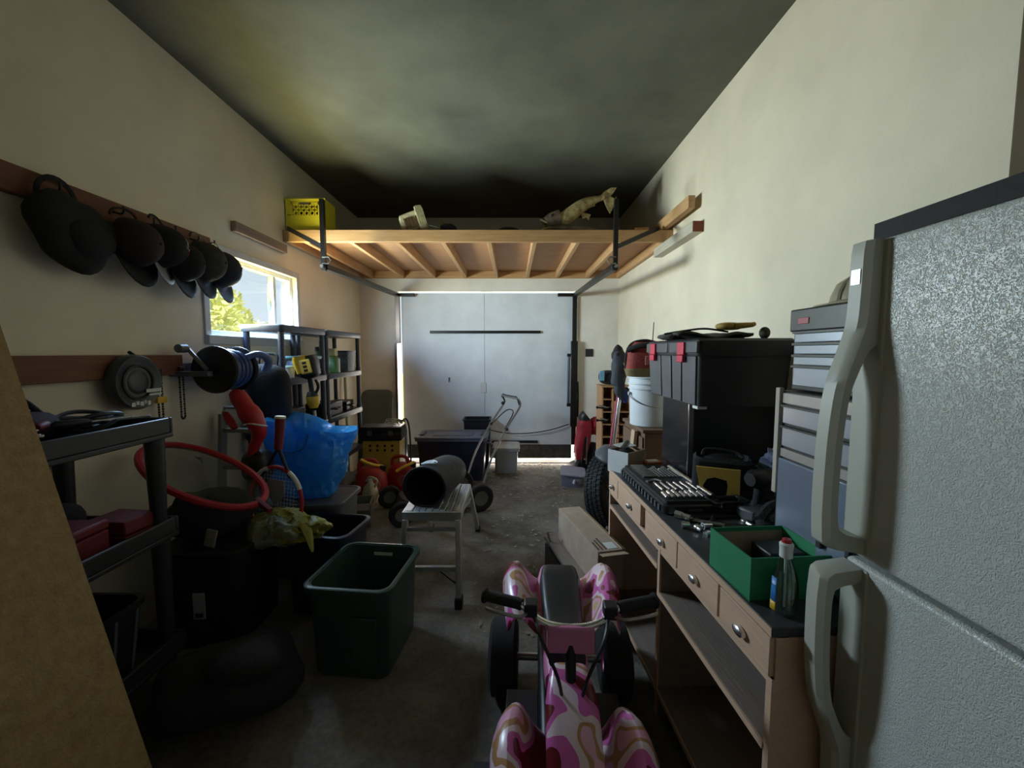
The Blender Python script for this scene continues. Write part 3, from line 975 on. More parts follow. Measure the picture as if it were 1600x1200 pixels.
solo(MB().cbox((-1.79, 3.11, SZ + .006), (.16, .14, .012), (0, 0, .2)), 'paper_stack', m_label, 'thin stack of white papers on the near end of the shelving', 'paper', bevel=.001)
SZ2 = .872
for k, (x, y, w_, d_, h_, lab) in enumerate(((-1.75, 3.18, .2, .22, .16, 'black tool case on the second shelf below the white cup'), (-1.76, 3.88, .22, .3, .12, 'low black tool case on the second shelf of the farther shelving'), (-1.77, 4.26, .2, .24, .09, 'flat dark case at the far end of the second shelf'))):
    t = thing('tool_case', lab, 'tool case', (x, y, SZ2), R(5 * (k - 1)), 'tool cases on the plastic shelving')
    MB().box(-w_ / 2, w_ / 2, -d_ / 2, d_ / 2, 0, h_ * .55).build('case_base', m_black, t, bevel=.008)
    MB().box(-w_ / 2, w_ / 2, -d_ / 2, d_ / 2, h_ * .57, h_).build('case_lid', m_black, t, bevel=.008)
    MB().tube([(w_ / 2, -.05, h_ * .5), (w_ / 2 + .03, -.045, h_ * .5), (w_ / 2 + .03, .045, h_ * .5), (w_ / 2, .05, h_ * .5)], .008, 6).build('handle', m_black, t)
for k, (y, lab) in enumerate(((3.3, 'dark lidded bin on the lower shelf of the nearer shelving'), (4.05, 'dark lidded bin on the lower shelf of the farther shelving'))):
    t = thing('lidded_bin', lab, 'bin', (-1.775, y, .472), 0, 'bins on the lower shelves')
    MB().rings([rr(.2, .38, .03, 0), rr(.23, .44, .03, .2)]).build('bin_body', m_navy, t)
    MB().rings([rr(.25, .46, .03, .2), rr(.25, .46, .03, .225), rr(.2, .4, .03, .235)]).build('lid', m_black, t)

# ---- string trimmer, engine up
t = thing('string_trimmer', 'yellow and black string trimmer standing engine up beside the shelving', 'trimmer', (-1.42, 3.16, 0))
A, B = Vector((0, 0, .02)), Vector((-.105, -.03, 1.29))
ax = (B - A).normalized()
MB().tube([A, A + ax * 1.0], .012, 10).build('shaft', M('shaft_grey', (.5, .48, .46), .4, .4), t)
pt = lambda k: A + (B - A) * k
MB().tube([pt(.80), pt(.825), pt(.83), pt(.87)], [.028, .042, .045, .045], 14).build('collar', m_yel, t)
MB().tube([pt(.868), pt(.90)], [.045, .03], 14).build('grip', m_black, t)
MB().tube(smooth_path([pt(.89) + Vector((.03, 0, 0)), pt(.93) + Vector((.055, 0, 0)), pt(.97) + Vector((.04, 0, 0))], 5), .011, 8).build('trigger_guard', m_black, t)
MB().tube([pt(.87), pt(1.0)], .018, 10).build('neck', m_black, t)
hb = MB()
mt = Matrix.Translation(B + Vector((-.005, -.0, .055))) @ Euler((0, R(-12), R(10))).to_matrix().to_4x4()
rg = []
for z, w_, d_ in ((-.085, .07, .08), (-.06, .13, .13), (.05, .145, .15), (.085, .12, .13)):
    rg.append([mt @ p for p in rr(w_, d_, .03, z)])
hb.rings(rg)
hb.build('engine_cover', m_black, t)
rg = []
for z, w_ in ((-.035, .12), (.06, .148), (.092, .125)):
    rg.append([mt @ (p + Vector((-.03, 0, 0))) for p in rr(w_ * .75, .155, .03, z)])
MB().rings(rg).build('yellow_shell', m_yel, t)
MB().box(-.035, .04, -.088, -.07, -.045, .06, mt).build('badge_plate', M('badge_yellow', (.85, .62, .12), .4), t, bevel=.012, seg=3)
for k in range(3):
    MB().box(-.012, .016, -.0895, -.087, -.03 + k * .028, -.012 + k * .028, mt).build('badge_mark', m_black, t)
MB().lathe([(.001, 0), (.06, 0), (.065, .02), (.03, .04), (.012, .05)], 16).build('line_head', m_black, t)

# ================================================================== TOTES AND BAGS ON THE LEFT
def tote(name, label, c, w_, d_, h_, mat, rotz=0, lid=None, open_=True, group=None, wall=.006, cat='tote', rimw=.018, rad=.05):
    t = thing(name, label, cat, c, rotz, group)
    b = MB()
    s_ = .86
    rg = [rr(w_ * s_, d_ * s_, rad, 0), rr(w_ * (s_ + .02), d_ * (s_ + .02), rad, .015), rr(w_ - .02, d_ - .02, rad * 1.1, h_ - .03)]
    inner = [rr(w_ - .02 - 2 * wall, d_ - .02 - 2 * wall, rad, h_ - .005), rr(w_ * s_ - 2 * wall, d_ * s_ - 2 * wall, rad * .9, wall)]
    if open_:
        rg += [rr(w_ - .015, d_ - .015, rad * 1.1, h_ - .005)] + inner
    else:
        rg += [rr(w_ - .02, d_ - .02, rad * 1.1, h_ - .004)]
    b.rings(rg)
    b.build('tote_body', mat, t)
    MB().rings([rr(w_ - .02, d_ - .02, rad * 1.1, h_ - .028), rr(w_ + rimw, d_ + rimw, rad * 1.2, h_ - .026), rr(w_ + rimw, d_ + rimw, rad * 1.2, h_ - .004), rr(w_ + rimw - .01, d_ + rimw - .01, rad * 1.2, h_), rr(w_ - .02, d_ - .02, rad * 1.1, h_)], closed=True).build('rim', lid or mat, t)
    return t


def tote_lid(t, w_, d_, h_, mat, rad=.05):
    MB().rings([rr(w_ + .03, d_ + .03, rad * 1.2, h_ + .001), rr(w_ + .035, d_ + .035, rad * 1.2, h_ + .012), rr(w_ + .02, d_ + .02, rad * 1.2, h_ + .022), rr(w_ - .08, d_ - .08, rad, h_ + .022), rr(w_ - .10, d_ - .10, rad, h_ + .012)]).build('lid', mat, t)


tote('storage_tote', 'grey storage tote underneath the bright blue bag', (-1.355, 2.745, 0), .54, .38, .50, m_grey, R(0), open_=False)
tote('storage_tote', 'dark navy open tote with rounded rim behind the green one', (-1.07, 2.355, 0), .38, .32, .46, m_navy, R(-8))
t = tote('storage_tote', 'black tote with white label behind the yellow-green bag', (-1.53, 2.14, 0), .42, .44, .50, m_black, R(3), open_=False)
MB().box(-.02, .035, -.222, -.217, .17, .30).build('label', M('label_dull', (.35, .37, .38), .6), t)
MB().box(-.01, .025, -.224, -.222, .18, .20).build('label_print', m_black, t)
m_gt = M('tote_green', (.030, .062, .052), .38)
t = tote('storage_tote', 'empty dark green open tote in the foreground beside the platform', (-.71, 1.955, 0), .40, .44, .43, m_gt, R(-6))
MB().box(-.05, .05, .195, .20, .375, .39).build('hand_slot', m_label, t)
MB().box(.02, .14, -.218, -.212, .1, .3).build('side_rib', m_gt, t, bevel=.003)

# bright blue bag
t = thing('blue_bag', 'bright blue plastic sack bulging on top of the grey tote', 'bag', (-1.365, 2.75, .502))
m_blue = M('blue_tarp', (.05, .34, .72), .30, var=.18, vs_=5, bump=.9, bs=14)
b = MB()
nb = 72
rg = []
prof = [(0, .60), (.03, .70), (.12, .82), (.24, .95), (.36, 1.0), (.44, 1.02), (.50, 1.02)]
for i in range(31):
    q = i / 30 * 6
    k = min(int(q), 5)
    f_ = q - k
    z = prof[k][0] * (1 - f_) + prof[k + 1][0] * f_
    s_ = prof[k][1] * (1 - f_) + prof[k + 1][1] * f_
    ring = []
    for j in range(nb):
        a = 2 * PI * j / nb
        ca, sa = math.cos(a), math.sin(a)
        sq = 1 / max(abs(ca) ** 1.0, abs(sa) ** 1.0) * .35 + .65
        x, y = .285 * s_ * ca * sq, .17 * s_ * sa * sq
        p = Vector((x, y, z))
        n_ = noise.noise(Vector((x * 7, y * 7, z * 5))) * .10 + abs(noise.noise(Vector((x * 15 + z * 6, y * 15, z * 12 - x * 9)))) * -.10 + noise.noise(Vector((x * 34, y * 34, z * 22))) * .03
        n_ -= .10 * math.exp(-((a - R(262) - .5 * (z - .25)) / .13) ** 2) * (z / .5)
        k2 = z / .5
        top = .02 * noise.noise(Vector((ca * 1.3 + 5, sa * 1.3, 2))) + .045 * math.cos(2.2 * (ca + .55)) - .015
        ring.append(Vector((x * (1 + n_ * 1.5), y * (1 + n_ * 2), z + top * k2 ** 2)))
    rg.append(ring)
# folded-in mouth
rg.append([Vector((p.x * .80, p.y * .72, p.z - .03)) for p in rg[-1]])
rg.append([Vector((p.x * .75, p.y * .7, p.z - .11)) for p in rg[-1]])
b.rings(rg)
b.build('sack', m_blue, t)
_n = m_blue.node_tree          # thin woven plastic lets light through
_p = _n.nodes['Principled BSDF']
_t = _n.nodes.new('ShaderNodeBsdfTranslucent')
_t.inputs[0].default_value = (.05, .40, .85, 1)
_m = _n.nodes.new('ShaderNodeMixShader')
_m.inputs[0].default_value = .32
_n.links.new(_p.outputs[0], _m.inputs[1])
_n.links.new(_t.outputs[0], _m.inputs[2])
_n.links.new(_m.outputs[0], _n.nodes['Material Output'].inputs[0])
MB().tube(smooth_path([(-.12, -.16, .44), (-.10, -.185, .36), (-.02, -.19, .33), (.06, -.185, .36), (.08, -.16, .44)], 5), .012, 6, flat=.3).build('carry_strap', M('blue_strap', (.02, .12, .36), .5), t)

# yellow-green shopping bag flopped over the black tote
t = thing('shopping_bag', 'yellow-green shopping bag with printed panel flopped over the totes', 'bag', (-1.19, 2.15, .465), R(-12))
m_lime = M('bag_lime', (.22, .22, .03), .55, var=.15, bump=.3, bs=20)
MB().blob((0, 0, .075), (.44, .24, .16), .35, 14, nu=56, nv=30, e=.9, fr=9, crease=.6).build('bag_body', m_lime, t)
MB().blob((-.045, -.055, .06), (.34, .16, .15), .3, 19, nu=50, nv=26, e=.7, fr=9, crease=.5).build('printed_panel', M('bag_print', (.10, .12, .09), .5, 0, 0, 9, .3, 20, col2=(.36, .36, .24)), t)
MB().tube(smooth_path([(-.06, .05, .125), (.06, -.0, .135), (.16, -.06, .09), (.22, -.10, .0)], 5), [.012, .02, .026, .03, .032, .03, .03, .03, .028, .026, .024, .022, .018, .014, .01, .006], 10, flat=.3).build('fold', m_lime, t)

# dark duffel between the shelf and the totes
t = thing('duffel_bag', 'black duffel bag slumped on the black tote below the red hoop', 'bag', (-1.60, 2.16, .503))
MB().blob((0, 0, .11), (.36, .36, .22), .18, 12, e=.75).build('bag_body', m_dark, t)
MB().tube(smooth_path([(-.12, -.1, .17), (-.06, -.12, .24), (.06, -.12, .24), (.12, -.1, .17)], 5), .01, 6).build('handle', m_dark, t)
MB().box(.08, .135, -.19, -.178, .03, .12, Matrix.Rotation(R(14), 4, 'Y')).build('patch', M('patch_grey', (.22, .2, .17), .8), t, bevel=.006)
t = thing('dark_heap', 'heap of dark clothes on the floor in front of the black tote', 'clothes', (-1.15, 1.62, 0))
MB().blob((0, 0, .13), (.52, .44, .26), .35, 15, nu=28, nv=16, fr=5).build('cloth', m_dark, t)
MB().blob((.1, -.05, .24), (.26, .22, .12), .35, 16, fr=7).build('cloth_fold', M('cloth_dk', (.018, .015, .018), .9, bump=.4), t)

# red hoop net
t = thing('landing_net', 'wide red hoop net lying tilted between the tray shelf and totes', 'net', (-1.535, 2.03, .75))
el = []
for k in range(44):
    a = 2 * PI * k / 44
    el.append(Vector((.29 * math.cos(a), .15 * math.sin(a), .10 - .30 * math.cos(a) * .42 + .05 * math.sin(a))))
MB().tube(el, .017, 8, closed=True).build('hoop', m_red, t)
nb_ = bpy.data.materials.new('net_mesh')
nb_.use_nodes = True
nn = nb_.node_tree
pb = nn.nodes['Principled BSDF']
pb.inputs['Base Color'].default_value = (.10, .11, .09, 1)
pb.inputs['Roughness'].default_value = .8
pb.inputs['Alpha'].default_value = .55
b = MB()
rg = [[Vector((p.x * f_, p.y * f_, p.z - dz)) for p in el] for f_, dz in ((.97, .0), (.75, .02), (.5, .035), (.25, .045), (.02, .05))]
b.rings(rg, False, True)
b.build('netting', nb_, t)
MB().tube([(.27, -.02, -.02), (.36, -.06, -.06)], [.016, .014], 8).build('net_handle', m_dred, t)

# tennis racket, handle up
t = thing('tennis_racket', 'red and white tennis racket propped handle up before the blue bag', 'racket', (-1.305, 2.235, .40), 0)
c0 = Vector((0, 0, .24))
up = Vector((.075, .05, .97)).normalized()
rt = Vector((.95, -.25, -.05)).normalized()
ell = [c0 + rt * .175 * math.cos(a) + up * .19 * math.sin(a) for a in [2 * PI * k / 40 for k in range(40)]]
MB().tube(ell, .011, 8, closed=True).build('frame', m_red, t)
MB().tube(ell[3:8], .0125, 8).build('frame_tip', m_label, t)
MB().tube(ell[12:17], .0125, 8).build('frame_tip', m_label, t)
hs = c0 + up * .30
for s_ in (-1, 1):
    MB().tube(smooth_path([c0 + rt * s_ * .09 + up * .14, c0 + rt * s_ * .05 + up * .21, hs], 4), .009, 8).build('throat', m_black, t)
MB().tube([hs - up * .01, hs + up * .16], [.022, .026], 12).build('grip', m_dred, t)
MB().cyl(hs + up * .16, hs + up * .172, .028, .026, 14).build('butt_cap', M('butt_cream', (.7, .62, .5), .5), t)
b = MB()
for k in range(-6, 7):
    x = k * .02
    h_ = .175 * math.sqrt(max(0, 1 - (x / .145) ** 2))
    b.tube([c0 + rt * x - up * h_, c0 + rt * x + up * h_], .0012, 4)
for k in range(-8, 9):
    y = k * .02
    h_ = .145 * math.sqrt(max(0, 1 - (y / .175) ** 2))
    b.tube([c0 + up * y - rt * h_, c0 + up * y + rt * h_], .0012, 4)
b.build('strings', M('string', (.4, .4, .38), .6), t)
MB().prism([(-.05, .12), (.05, .12), (.06, .04), (.0, -.02), (-.06, .04)], -.002, .002, Matrix.Translation(c0) @ Matrix((rt, up, rt.cross(up))).transposed().to_4x4()).build('cover_patch', M('cover_grey', (.28, .29, .32), .6), t)

# ================================================================== MIDDLE OF THE FLOOR
# aluminium work platform
t = thing('work_platform', 'folding aluminium work platform with slatted top on the bare floor', 'platform', (-.47, 2.62, 0))
PZ = .53
for s_ in (-1, 1):
    MB().box(s_ * .162 - .012, s_ * .162 + .012, -.24, .26, PZ - .055, PZ - .002).build('side_rail', m_alu, t, bevel=.003)
for k in range(8):
    x = -.135 + k * .0386
    MB().box(x - .0155, x + .0155, -.235, .255, PZ - .012, PZ).build('slat', m_alu, t, bevel=.002)
MB().box(-.174, .174, -.252, -.238, PZ - .058, PZ - .004).build('front_rail', m_alu, t, bevel=.003)
MB().box(-.174, .174, .258, .272, PZ - .058, PZ - .004).build('back_rail', m_alu, t, bevel=.003)
for s_ in (-1, 1):
    lg = MB().bar((s_ * .155, -.245, PZ - .05), (s_ * .165, -.33, .03), .03, .05, (0, 1, 0)).build('leg', m_alu, t, bevel=.003)
    MB().box(s_ * .165 - .022, s_ * .165 + .022, -.365, -.30, 0, .06).build('foot', m_rubber, lg, bevel=.005)
    lg = MB().bar((s_ * .165, .25, PZ - .02), (s_ * .19, .68, .03), .026, .045, (0, 1, 0)).build('leg', m_alu, t, bevel=.003)
    MB().box(s_ * .19 - .02, s_ * .19 + .02, .66, .715, 0, .05).build('foot', m_rubber, lg, bevel=.005)
    MB().bar((s_ * .172, .36, .40), (s_ * .168, -.05, PZ - .05), .012, .02).build('strut', m_alu, t)
MB().box(-.15, .15, -.275, -.255, .42, .44).build('crossbar', m_alu, t)
MB().box(-.155, .155, -.315, -.29, .20, .225).build('crossbar', m_alu, t)
MB().bar((.05, -.30, .20), (.155, -.31, .12), .012, .008).build('crossbar_brace', m_blackm, t)
MB().box(-.18, .18, .42, .44, .30, .33).build('crossbar', m_alu, t)

# black round bag on the platform
t = thing('helmet_bag', 'black cylindrical bag with white emblem lying open on the platform', 'bag', (-.475, 2.66, PZ), R(-14))
b = MB()
rg = []
for y, s_ in ((-.22, 1.0), (-.1, 1.03), (.05, 1.0), (.16, .92), (.22, .75), (.24, .45)):
    ring = []
    for j in range(28):
        a = 2 * PI * j / 28
        x = .135 * s_ * math.cos(a)
        z = .118 + .118 * s_ * math.sin(a) * (.97 if math.sin(a) > 0 else 1)
        z = max(z, .004)
        k = 1 + .04 * noise.noise(Vector((x * 9, y * 9, z * 9)))
        ring.append(Vector((x * k, y + .05 * (z - .1), z)))
    rg.append(ring)
for y, s_ in ((-.215, .93), (0, .9), (.15, .8)):
    rg.insert(0, [Vector((p.x * s_, y + .05 * (p.z - .1), .118 + (p.z - .118) * s_)) for p in rg[2]])
b.rings(rg)
b.build('bag_body', M('nylon_black', (.014, .014, .019), .6, bump=.35, bs=30), t)
MB().tube([Vector((.137 * math.cos(a), -.222 + .05 * (.018 + .118 * math.sin(a)), max(.006, .118 + .12 * math.sin(a)))) for a in [2 * PI * k / 28 for k in range(28)]], .007, 6, closed=True).build('mouth_hem', m_dark, t)
em = MB()
def on_bag(u, v):
    a = R(97) + u / .14
    return Vector((.143 * math.cos(a), v, .118 + .127 * math.sin(a)))
for r0, ph in ((.046, 0),):
    pts = [on_bag(.05 * math.cos(a), -.11 + .036 * math.sin(a)) for a in [2 * PI * k / 24 for k in range(24)]]
    em.tube(pts, .004, 5, closed=True)
for v in (-.127, -.11, -.093):
    pts = [on_bag(x, v + .007 * math.sin(x * 260)) for x in [-.035 + .07 * k / 16 for k in range(17)]]
    em.tube(pts, .0038, 5)
em.build('emblem', M('emblem_white', (.75, .8, .9), .5), t)

# lawn mower, nose towards lower left
yw = R(28)
t = thing('lawn_mower', 'push lawn mower with bent handle behind the aluminium platform', 'lawn mower', (-.72, 3.77, 0), yw)
# local: +x rear, -x front
wb, tr = .36, .21
for sx_ in (-1, 1):
    for sy_ in (-1, 1):
        r_ = .125 if sx_ > 0 else .105
        whl = MB().lathe([(r_ * .55, -.022), (r_ * .9, -.025), (r_, -.015), (r_, .015), (r_ * .9, .025), (r_ * .55, .022)], 26, Matrix.Translation((sx_ * wb, sy_ * (tr + .03), r_)) @ my_).build('wheel', m_rubber, t)
        MB().lathe([(.001, -.012), (r_ * .28, -.014), (r_ * .55, -.02), (r_ * .55, .02), (r_ * .28, .014), (.001, .012)], 18, Matrix.Translation((sx_ * wb, sy_ * (tr + .03), r_)) @ my_).build('hub', M('hub_pale', (.16, .15, .14), .5), whl)
dk = MB()
dk.rings([[Vector((p.x, p.y, z)) for p in rr(w_, d_, .12, z)] for w_, d_, z in ((.64, .38, .06), (.66, .40, .10), (.62, .37, .17), (.45, .28, .20))])
dk.build('deck', M('deck_dark', (.03, .032, .036), .45), t)
MB().cyl((-.02, 0, .20), (-.02, 0, .29), .12, .10, 20).build('engine', m_blackm, t, bevel=.01)
MB().cyl((-.02, 0, .29), (-.02, 0, .315), .085, .06, 20).build('starter_cover', m_grey, t)
hp = []
wr = lambda p: (Matrix.Rotation(-yw, 4, 'Z') @ (Vector(p) - Vector((-.72, 3.77, 0))))
near = [wr((-.27, 3.84, .22)), wr((-.20, 4.02, .42)), wr((-.06, 4.28, .66)), wr((.07, 4.47, .84))]
off = Vector((0, .38, 0))
top = [wr((.09, 4.50, .90)), wr((.06, 4.48, .955))]
path = [near[0], near[1], near[2], near[3], top[0], top[1], top[1] + off * .25, top[1] + off * .75, top[1] + off, top[0] + off * 1.0, near[3] + off, near[2] + off, near[1] + off, near[0] + off]
MB().tube(smooth_path(path, 4), .011, 8).build('handle', M('handle_steel', (.22, .22, .24), .35, .6), t)
MB().tube(smooth_path([top[0] + Vector((0, .02, -.02)), top[1] + Vector((.0, .02, .012)), top[1] + Vector((0, .10, .015)), top[1] + Vector((0, .28, .015)), top[1] + Vector((0, .36, .012)), top[0] + Vector((0, .36, -.02))], 4), .008, 6).build('bail_bar', m_black, t)
MB().tube(smooth_path([near[2] + Vector((0, .03, 0)), near[3] + Vector((-.02, .08, -.04)), near[3] + Vector((-.02, .25, -.04)), near[2] + Vector((0, .35, 0))], 4), .006, 6).build('control_cable', m_black, t)
MB().blob(near[3] + Vector((-.0, .37, .03)), (.05, .035, .04), nu=10, nv=8).build('throttle_knob', m_black, t)
for s_ in (0, 1):
    MB().cyl(near[2] + off * s_ + Vector((0, -.02, 0)), near[2] + off * s_ + Vector((0, .02, 0)), .016, n=10).build('clamp_knob', m_black, t)

# big navy tote with lid by the door
t = tote('lidded_tote', 'large navy tote with grey-blue lid in front of the garage door', (-.69, 4.83, 0), .80, .46, .485, m_navy, 0, open_=False, lid=M('lid_blue', (.13, .14, .19), .4))
ml = M('lid_blue', (.13, .14, .19))
tote_lid(t, .80, .46, .485, ml)
MB().rings([rr(.48, .22, .03, .498), rr(.47, .21, .03, .507), rr(.42, .16, .03, .507)]).build('lid_panel', ml, t)
for s_ in (-1, 1):
    MB().box(s_ * .36 - .03, s_ * .36 + .03, -.10, .10, .495, .518).build('lid_latch', M('latch_dk', (.06, .065, .09), .4), t, bevel=.005)
MB().tube([(.39, -.09, .42), (.44, -.08, .40), (.44, .08, .40), (.39, .09, .42)], .012, 8).build('handle', ml, t)
# clear tote behind it
m_clear = M('milky_plastic', (.40, .42, .46), .35, var=.1)
t = tote('clear_tote', 'milky clear plastic tote behind the mower handle at the door', (-.07, 5.06, 0), .30, .34, .30, m_clear, 0, open_=False, cat='tote', rad=.03)
tote_lid(t, .30, .34, .30, M('milky_lid', (.5, .47, .43), .4), .04)
t = thing('black_crate', 'open black crate behind the navy tote against the garage door', 'crate', (-.44, 5.235, 0))
MB().rings([rr(.30, .22, .02, 0), rr(.33, .25, .02, .62), rr(.31, .23, .02, .62), rr(.28, .2, .02, .02)]).build('crate_body', m_black, t)
MB().rings([rr(.33, .25, .02, .60), rr(.35, .27, .02, .605), rr(.35, .27, .02, .625), rr(.33, .25, .02, .625)], closed=True).build('rim', m_black, t)

# fuel cans
def fuel_can(label, c, rz, sc, spout):
    t = thing('fuel_can', label, 'fuel can', c, rz, 'red fuel cans')
    t.scale = (sc, sc, sc)
    mr = M('can_red', (.36, .022, .018), .42, var=.12)
    MB().rings([rr(.24, .17, .05, 0), rr(.27, .19, .06, .02), rr(.28, .2, .07, .16), rr(.25, .18, .07, .24), rr(.16, .12, .05, .285), rr(.12, .09, .04, .29)]).build('can_body', mr, t)
    MB().tube(smooth_path([(-.10, 0, .25), (-.09, 0, .33), (.0, 0, .355), (.05, 0, .33), (.06, 0, .28)], 5), .017, 8).build('handle', mr, t)
    MB().cyl((.09, 0, .25), (.105, 0, .30), .035, .03, 14).build('collar', m_black, t)
    MB().tube(smooth_path(spout, 4), .013, 8).build('spout', m_yel, t)
    MB().lathe([(.001, 0), (.055, 0), (.05, .006), (.001, .006)], 20, Matrix.Translation((.04, -.098, .15)) @ Euler((R(90), 0, 0)).to_matrix().to_4x4()).build('emblem', M('emblem_red', (.5, .10, .09), .5), t)
    return t


fuel_can('red fuel can with round emblem behind the cardboard box', (-1.40, 4.05, 0), R(10), 1.12, [(.10, 0, .29), (.0, -.05, .33), (-.07, -.08, .38)])
fuel_can('red fuel can next to the mower with pale spout sideways', (-1.13, 4.22, 0), R(-8), 1.1, [(.105, 0, .30), (.12, -.06, .31), (.05, -.12, .28), (.0, -.15, .25)])
t = thing('pale_jug', 'cream plastic jug with handle between the two red fuel cans', 'jug', (-1.33, 3.82, 0), R(-20))
MB().rings([rr(.13, .09, .025, 0), rr(.14, .1, .03, .14), rr(.11, .085, .03, .2), rr(.05, .05, .02, .235), rr(.045, .045, .02, .25)]).build('jug_body', m_cream, t)
MB().tube(smooth_path([(.05, 0, .20), (.075, 0, .27), (.0, 0, .29), (-.045, 0, .25)], 5), .011, 8).build('handle', m_cream, t)
MB().cyl((0, 0, .25), (0, 0, .275), .022, n=12).build('cap', m_label, t)
t = thing('carton', 'dull grey-brown cardboard carton left of the fuel cans', 'box', (-1.33, 3.46, 0), R(12))
m_cg = M('card_grey', (.17, .15, .12), .85)
b = MB().box(-.13, .13, -.11, .11, 0, .008)
b.box(-.13, .13, -.11, -.102, .008, .20).box(-.13, .13, .102, .11, .008, .20).box(-.13, -.122, -.102, .102, .008, .20).box(.122, .13, -.102, .102, .008, .20)
b.build('carton_body', m_cg, t)
MB().cbox((.155, 0, .175), (.008, .2, .07), (0, R(40), 0)).build('flap', m_card, t)
MB().cbox((0, -.135, .18), (.25, .008, .06), (R(-50), 0, 0)).build('flap', m_cg, t)
# stack of cases by the far corner
t = thing('holed_box', 'yellow wooden box with round holes under the dark case', 'box', (-1.42, 4.56, 0))
b = MB()
b.box(-.20, .20, -.11, -.10, 0, .50).box(-.20, .20, .10, .11, 0, .50).box(-.20, -.19, -.10, .10, 0, .5).box(.19, .20, -.10, .10, 0, .5).box(-.19, .19, -.10, .10, .48, .5)
b.build('box_body', M('box_yellow', (.48, .33, .06), .6, var=.2), t)
for k in range(4):
    for j in range(2):
        MB().cyl((-.12 + k * .08, -.1125, .445 - j * .05), (-.12 + k * .08, -.109, .445 - j * .05), .014, n=12).build('hole', m_black, t)
t = thing('black_case', 'large black tool case lying on the yellow holed box', 'tool case', (-1.42, 4.56, .502), R(3))
MB().box(-.24, .22, -.13, .13, 0, .085).build('case_base', m_black, t, bevel=.012)
MB().box(-.24, .22, -.13, .13, .087, .15).build('case_lid', m_black, t, bevel=.012)
for x in (-.12, .1):
    MB().box(x - .025, x + .025, -.14, -.128, .06, .11).build('latch', m_grey, t)
t = thing('tangled_wire', 'pale tangled wire heaped on the black case near the light gap', 'wire', (-1.30, 4.56, .654))
rnd = random.Random(4)
b = MB()
for k in range(7):
    b.tube(smooth_path([(rnd.uniform(-.1, .1), rnd.uniform(-.06, .06), .006), (rnd.uniform(-.1, .1), rnd.uniform(-.06, .06), rnd.uniform(.02, .06)), (rnd.uniform(-.12, .12), rnd.uniform(-.06, .06), rnd.uniform(.02, .08)), (rnd.uniform(-.1, .1), rnd.uniform(-.06, .06), .006)], 5), .003, 5)
b.build('wire_coils', M('wire_pale', (.4, .38, .34), .5), t)
t = thing('grey_lid', 'large grey-green plastic lid leaning on the far wall in the corner', 'lid', (-1.735, 5.13, .0), R(0), rot=(R(-12), 0, 0))
MB().rings([[Vector((p.x, z, p.y + .5)) for p in rr(w_, h_, .09, 0)] for w_, h_, z in ((.40, .98, .0), (.42, 1.0, .012), (.40, .98, .03))]).build('lid_panel', M('lid_grey', (.10, .115, .105), .5), t)
MB().rings([[Vector((p.x, z, p.y + .5)) for p in rr(w_, h_, .05, 0)] for w_, h_, z in ((.30, .84, -.006), (.28, .82, .004))]).build('lid_inset', M('lid_grey2', (.09, .10, .095), .5), t)
t = thing('canister', 'silver-grey upright canister by the left light gap of the door', 'canister', (-1.34, 4.98, 0))
MB().lathe([(.001, 0), (.065, 0), (.07, .02), (.07, .52), (.06, .56), (.025, .58), (.02, .62), (.001, .62)], 20).build('tank', M('tank_grey', (.20, .21, .25), .3, .4), t)
MB().tube(smooth_path([(0, 0, .61), (.06, -.02, .66), (.10, -.02, .55), (.11, 0, .2), (.10, 0, .05)], 5), .011, 8).build('hose', m_rubber, t)
MB().box(-.05, .05, -.012, .012, .62, .65).build('valve_handle', m_steel, t)
solo(MB().bar((-1.88, 4.72, 0.0), (-1.915, 4.76, 1.30), .03, .03), 'pale_stick', M('stick_pale', (.42, .42, .28), .7), 'pale stick standing against left wall past the shelving', 'stick', bevel=.003)

# ================================================================== RIGHT SIDE: WORKBENCH
BT = .82
bn = thing('workbench', 'long wooden workbench with open shelves and narrow drawers on right wall', 'workbench', (.553, 2.28, 0), R(2.7))
BL, BD = 1.36, .725
MB().box(-.012, BD, -BL, .012, BT - .025, BT).build('bench_top', m_benchtop, bn, bevel=.003)
MB().box(-.014, -.0125, -BL, .012, BT - .022, BT - .002).build('top_edge', m_benchw, bn)
dl = [(-.005, -.165), (-.172, -.50), (-.555, -.86), (-.868, -1.13), (-1.14, -1.355)]
for k, (a, c) in enumerate(dl):
    d_ = MB().box(-.012, .008, c, a, BT - .125, BT - .028).build('drawer', m_benchw, bn, bevel=.002)
    hy_ = (a + c) / 2 - (.03 if k in (1, 2) else 0)
    MB().lathe([(.016, 0), (.024, -.004), (.022, -.014), (.012, -.018), (.001, -.019)], 14, Matrix.Translation((-.012, hy_, BT - .085)) @ Euler((0, R(90), 0)).to_matrix().to_4x4() @ Matrix.Diagonal((.55, 1.0, 1, 1))).build('cup_handle', m_chrome, d_)
MB().box(.008, .03, -BL, .0, BT - .15, BT - .025).build('apron_back', m_benchd, bn)
MB().box(-.006, .0, -BL, 0, BT - .145, BT - .127).build('apron_strip', m_benchw, bn)
for y in (-.012, -.70, -BL + .008):
    MB().box(.0, BD, y - .009, y + .009, 0, BT - .025).build('upright', m_benchw if y != -.70 else m_benchd, bn)
    MB().box(-.008, .0, y - .01, y + .01, 0, BT - .127).build('edge_strip', m_benchw, bn)
for a, c, z in ((-.022, -.69, .60), (-.71, -BL + .018, .50), (-.022, -.69, .10), (-.71, -BL + .018, .10)):
    s_ = MB().box(-.005, BD - .01, c, a, z, z + .018).build('shelf', m_benchd, bn)
    MB().box(-.011, -.005, c, a, z, z + .018).build('shelf_edge', m_benchw, s_)
MB().box(BD - .009, BD, -BL + .02, -.022, .0, BT - .026).build('back_panel', m_benchd, bn)

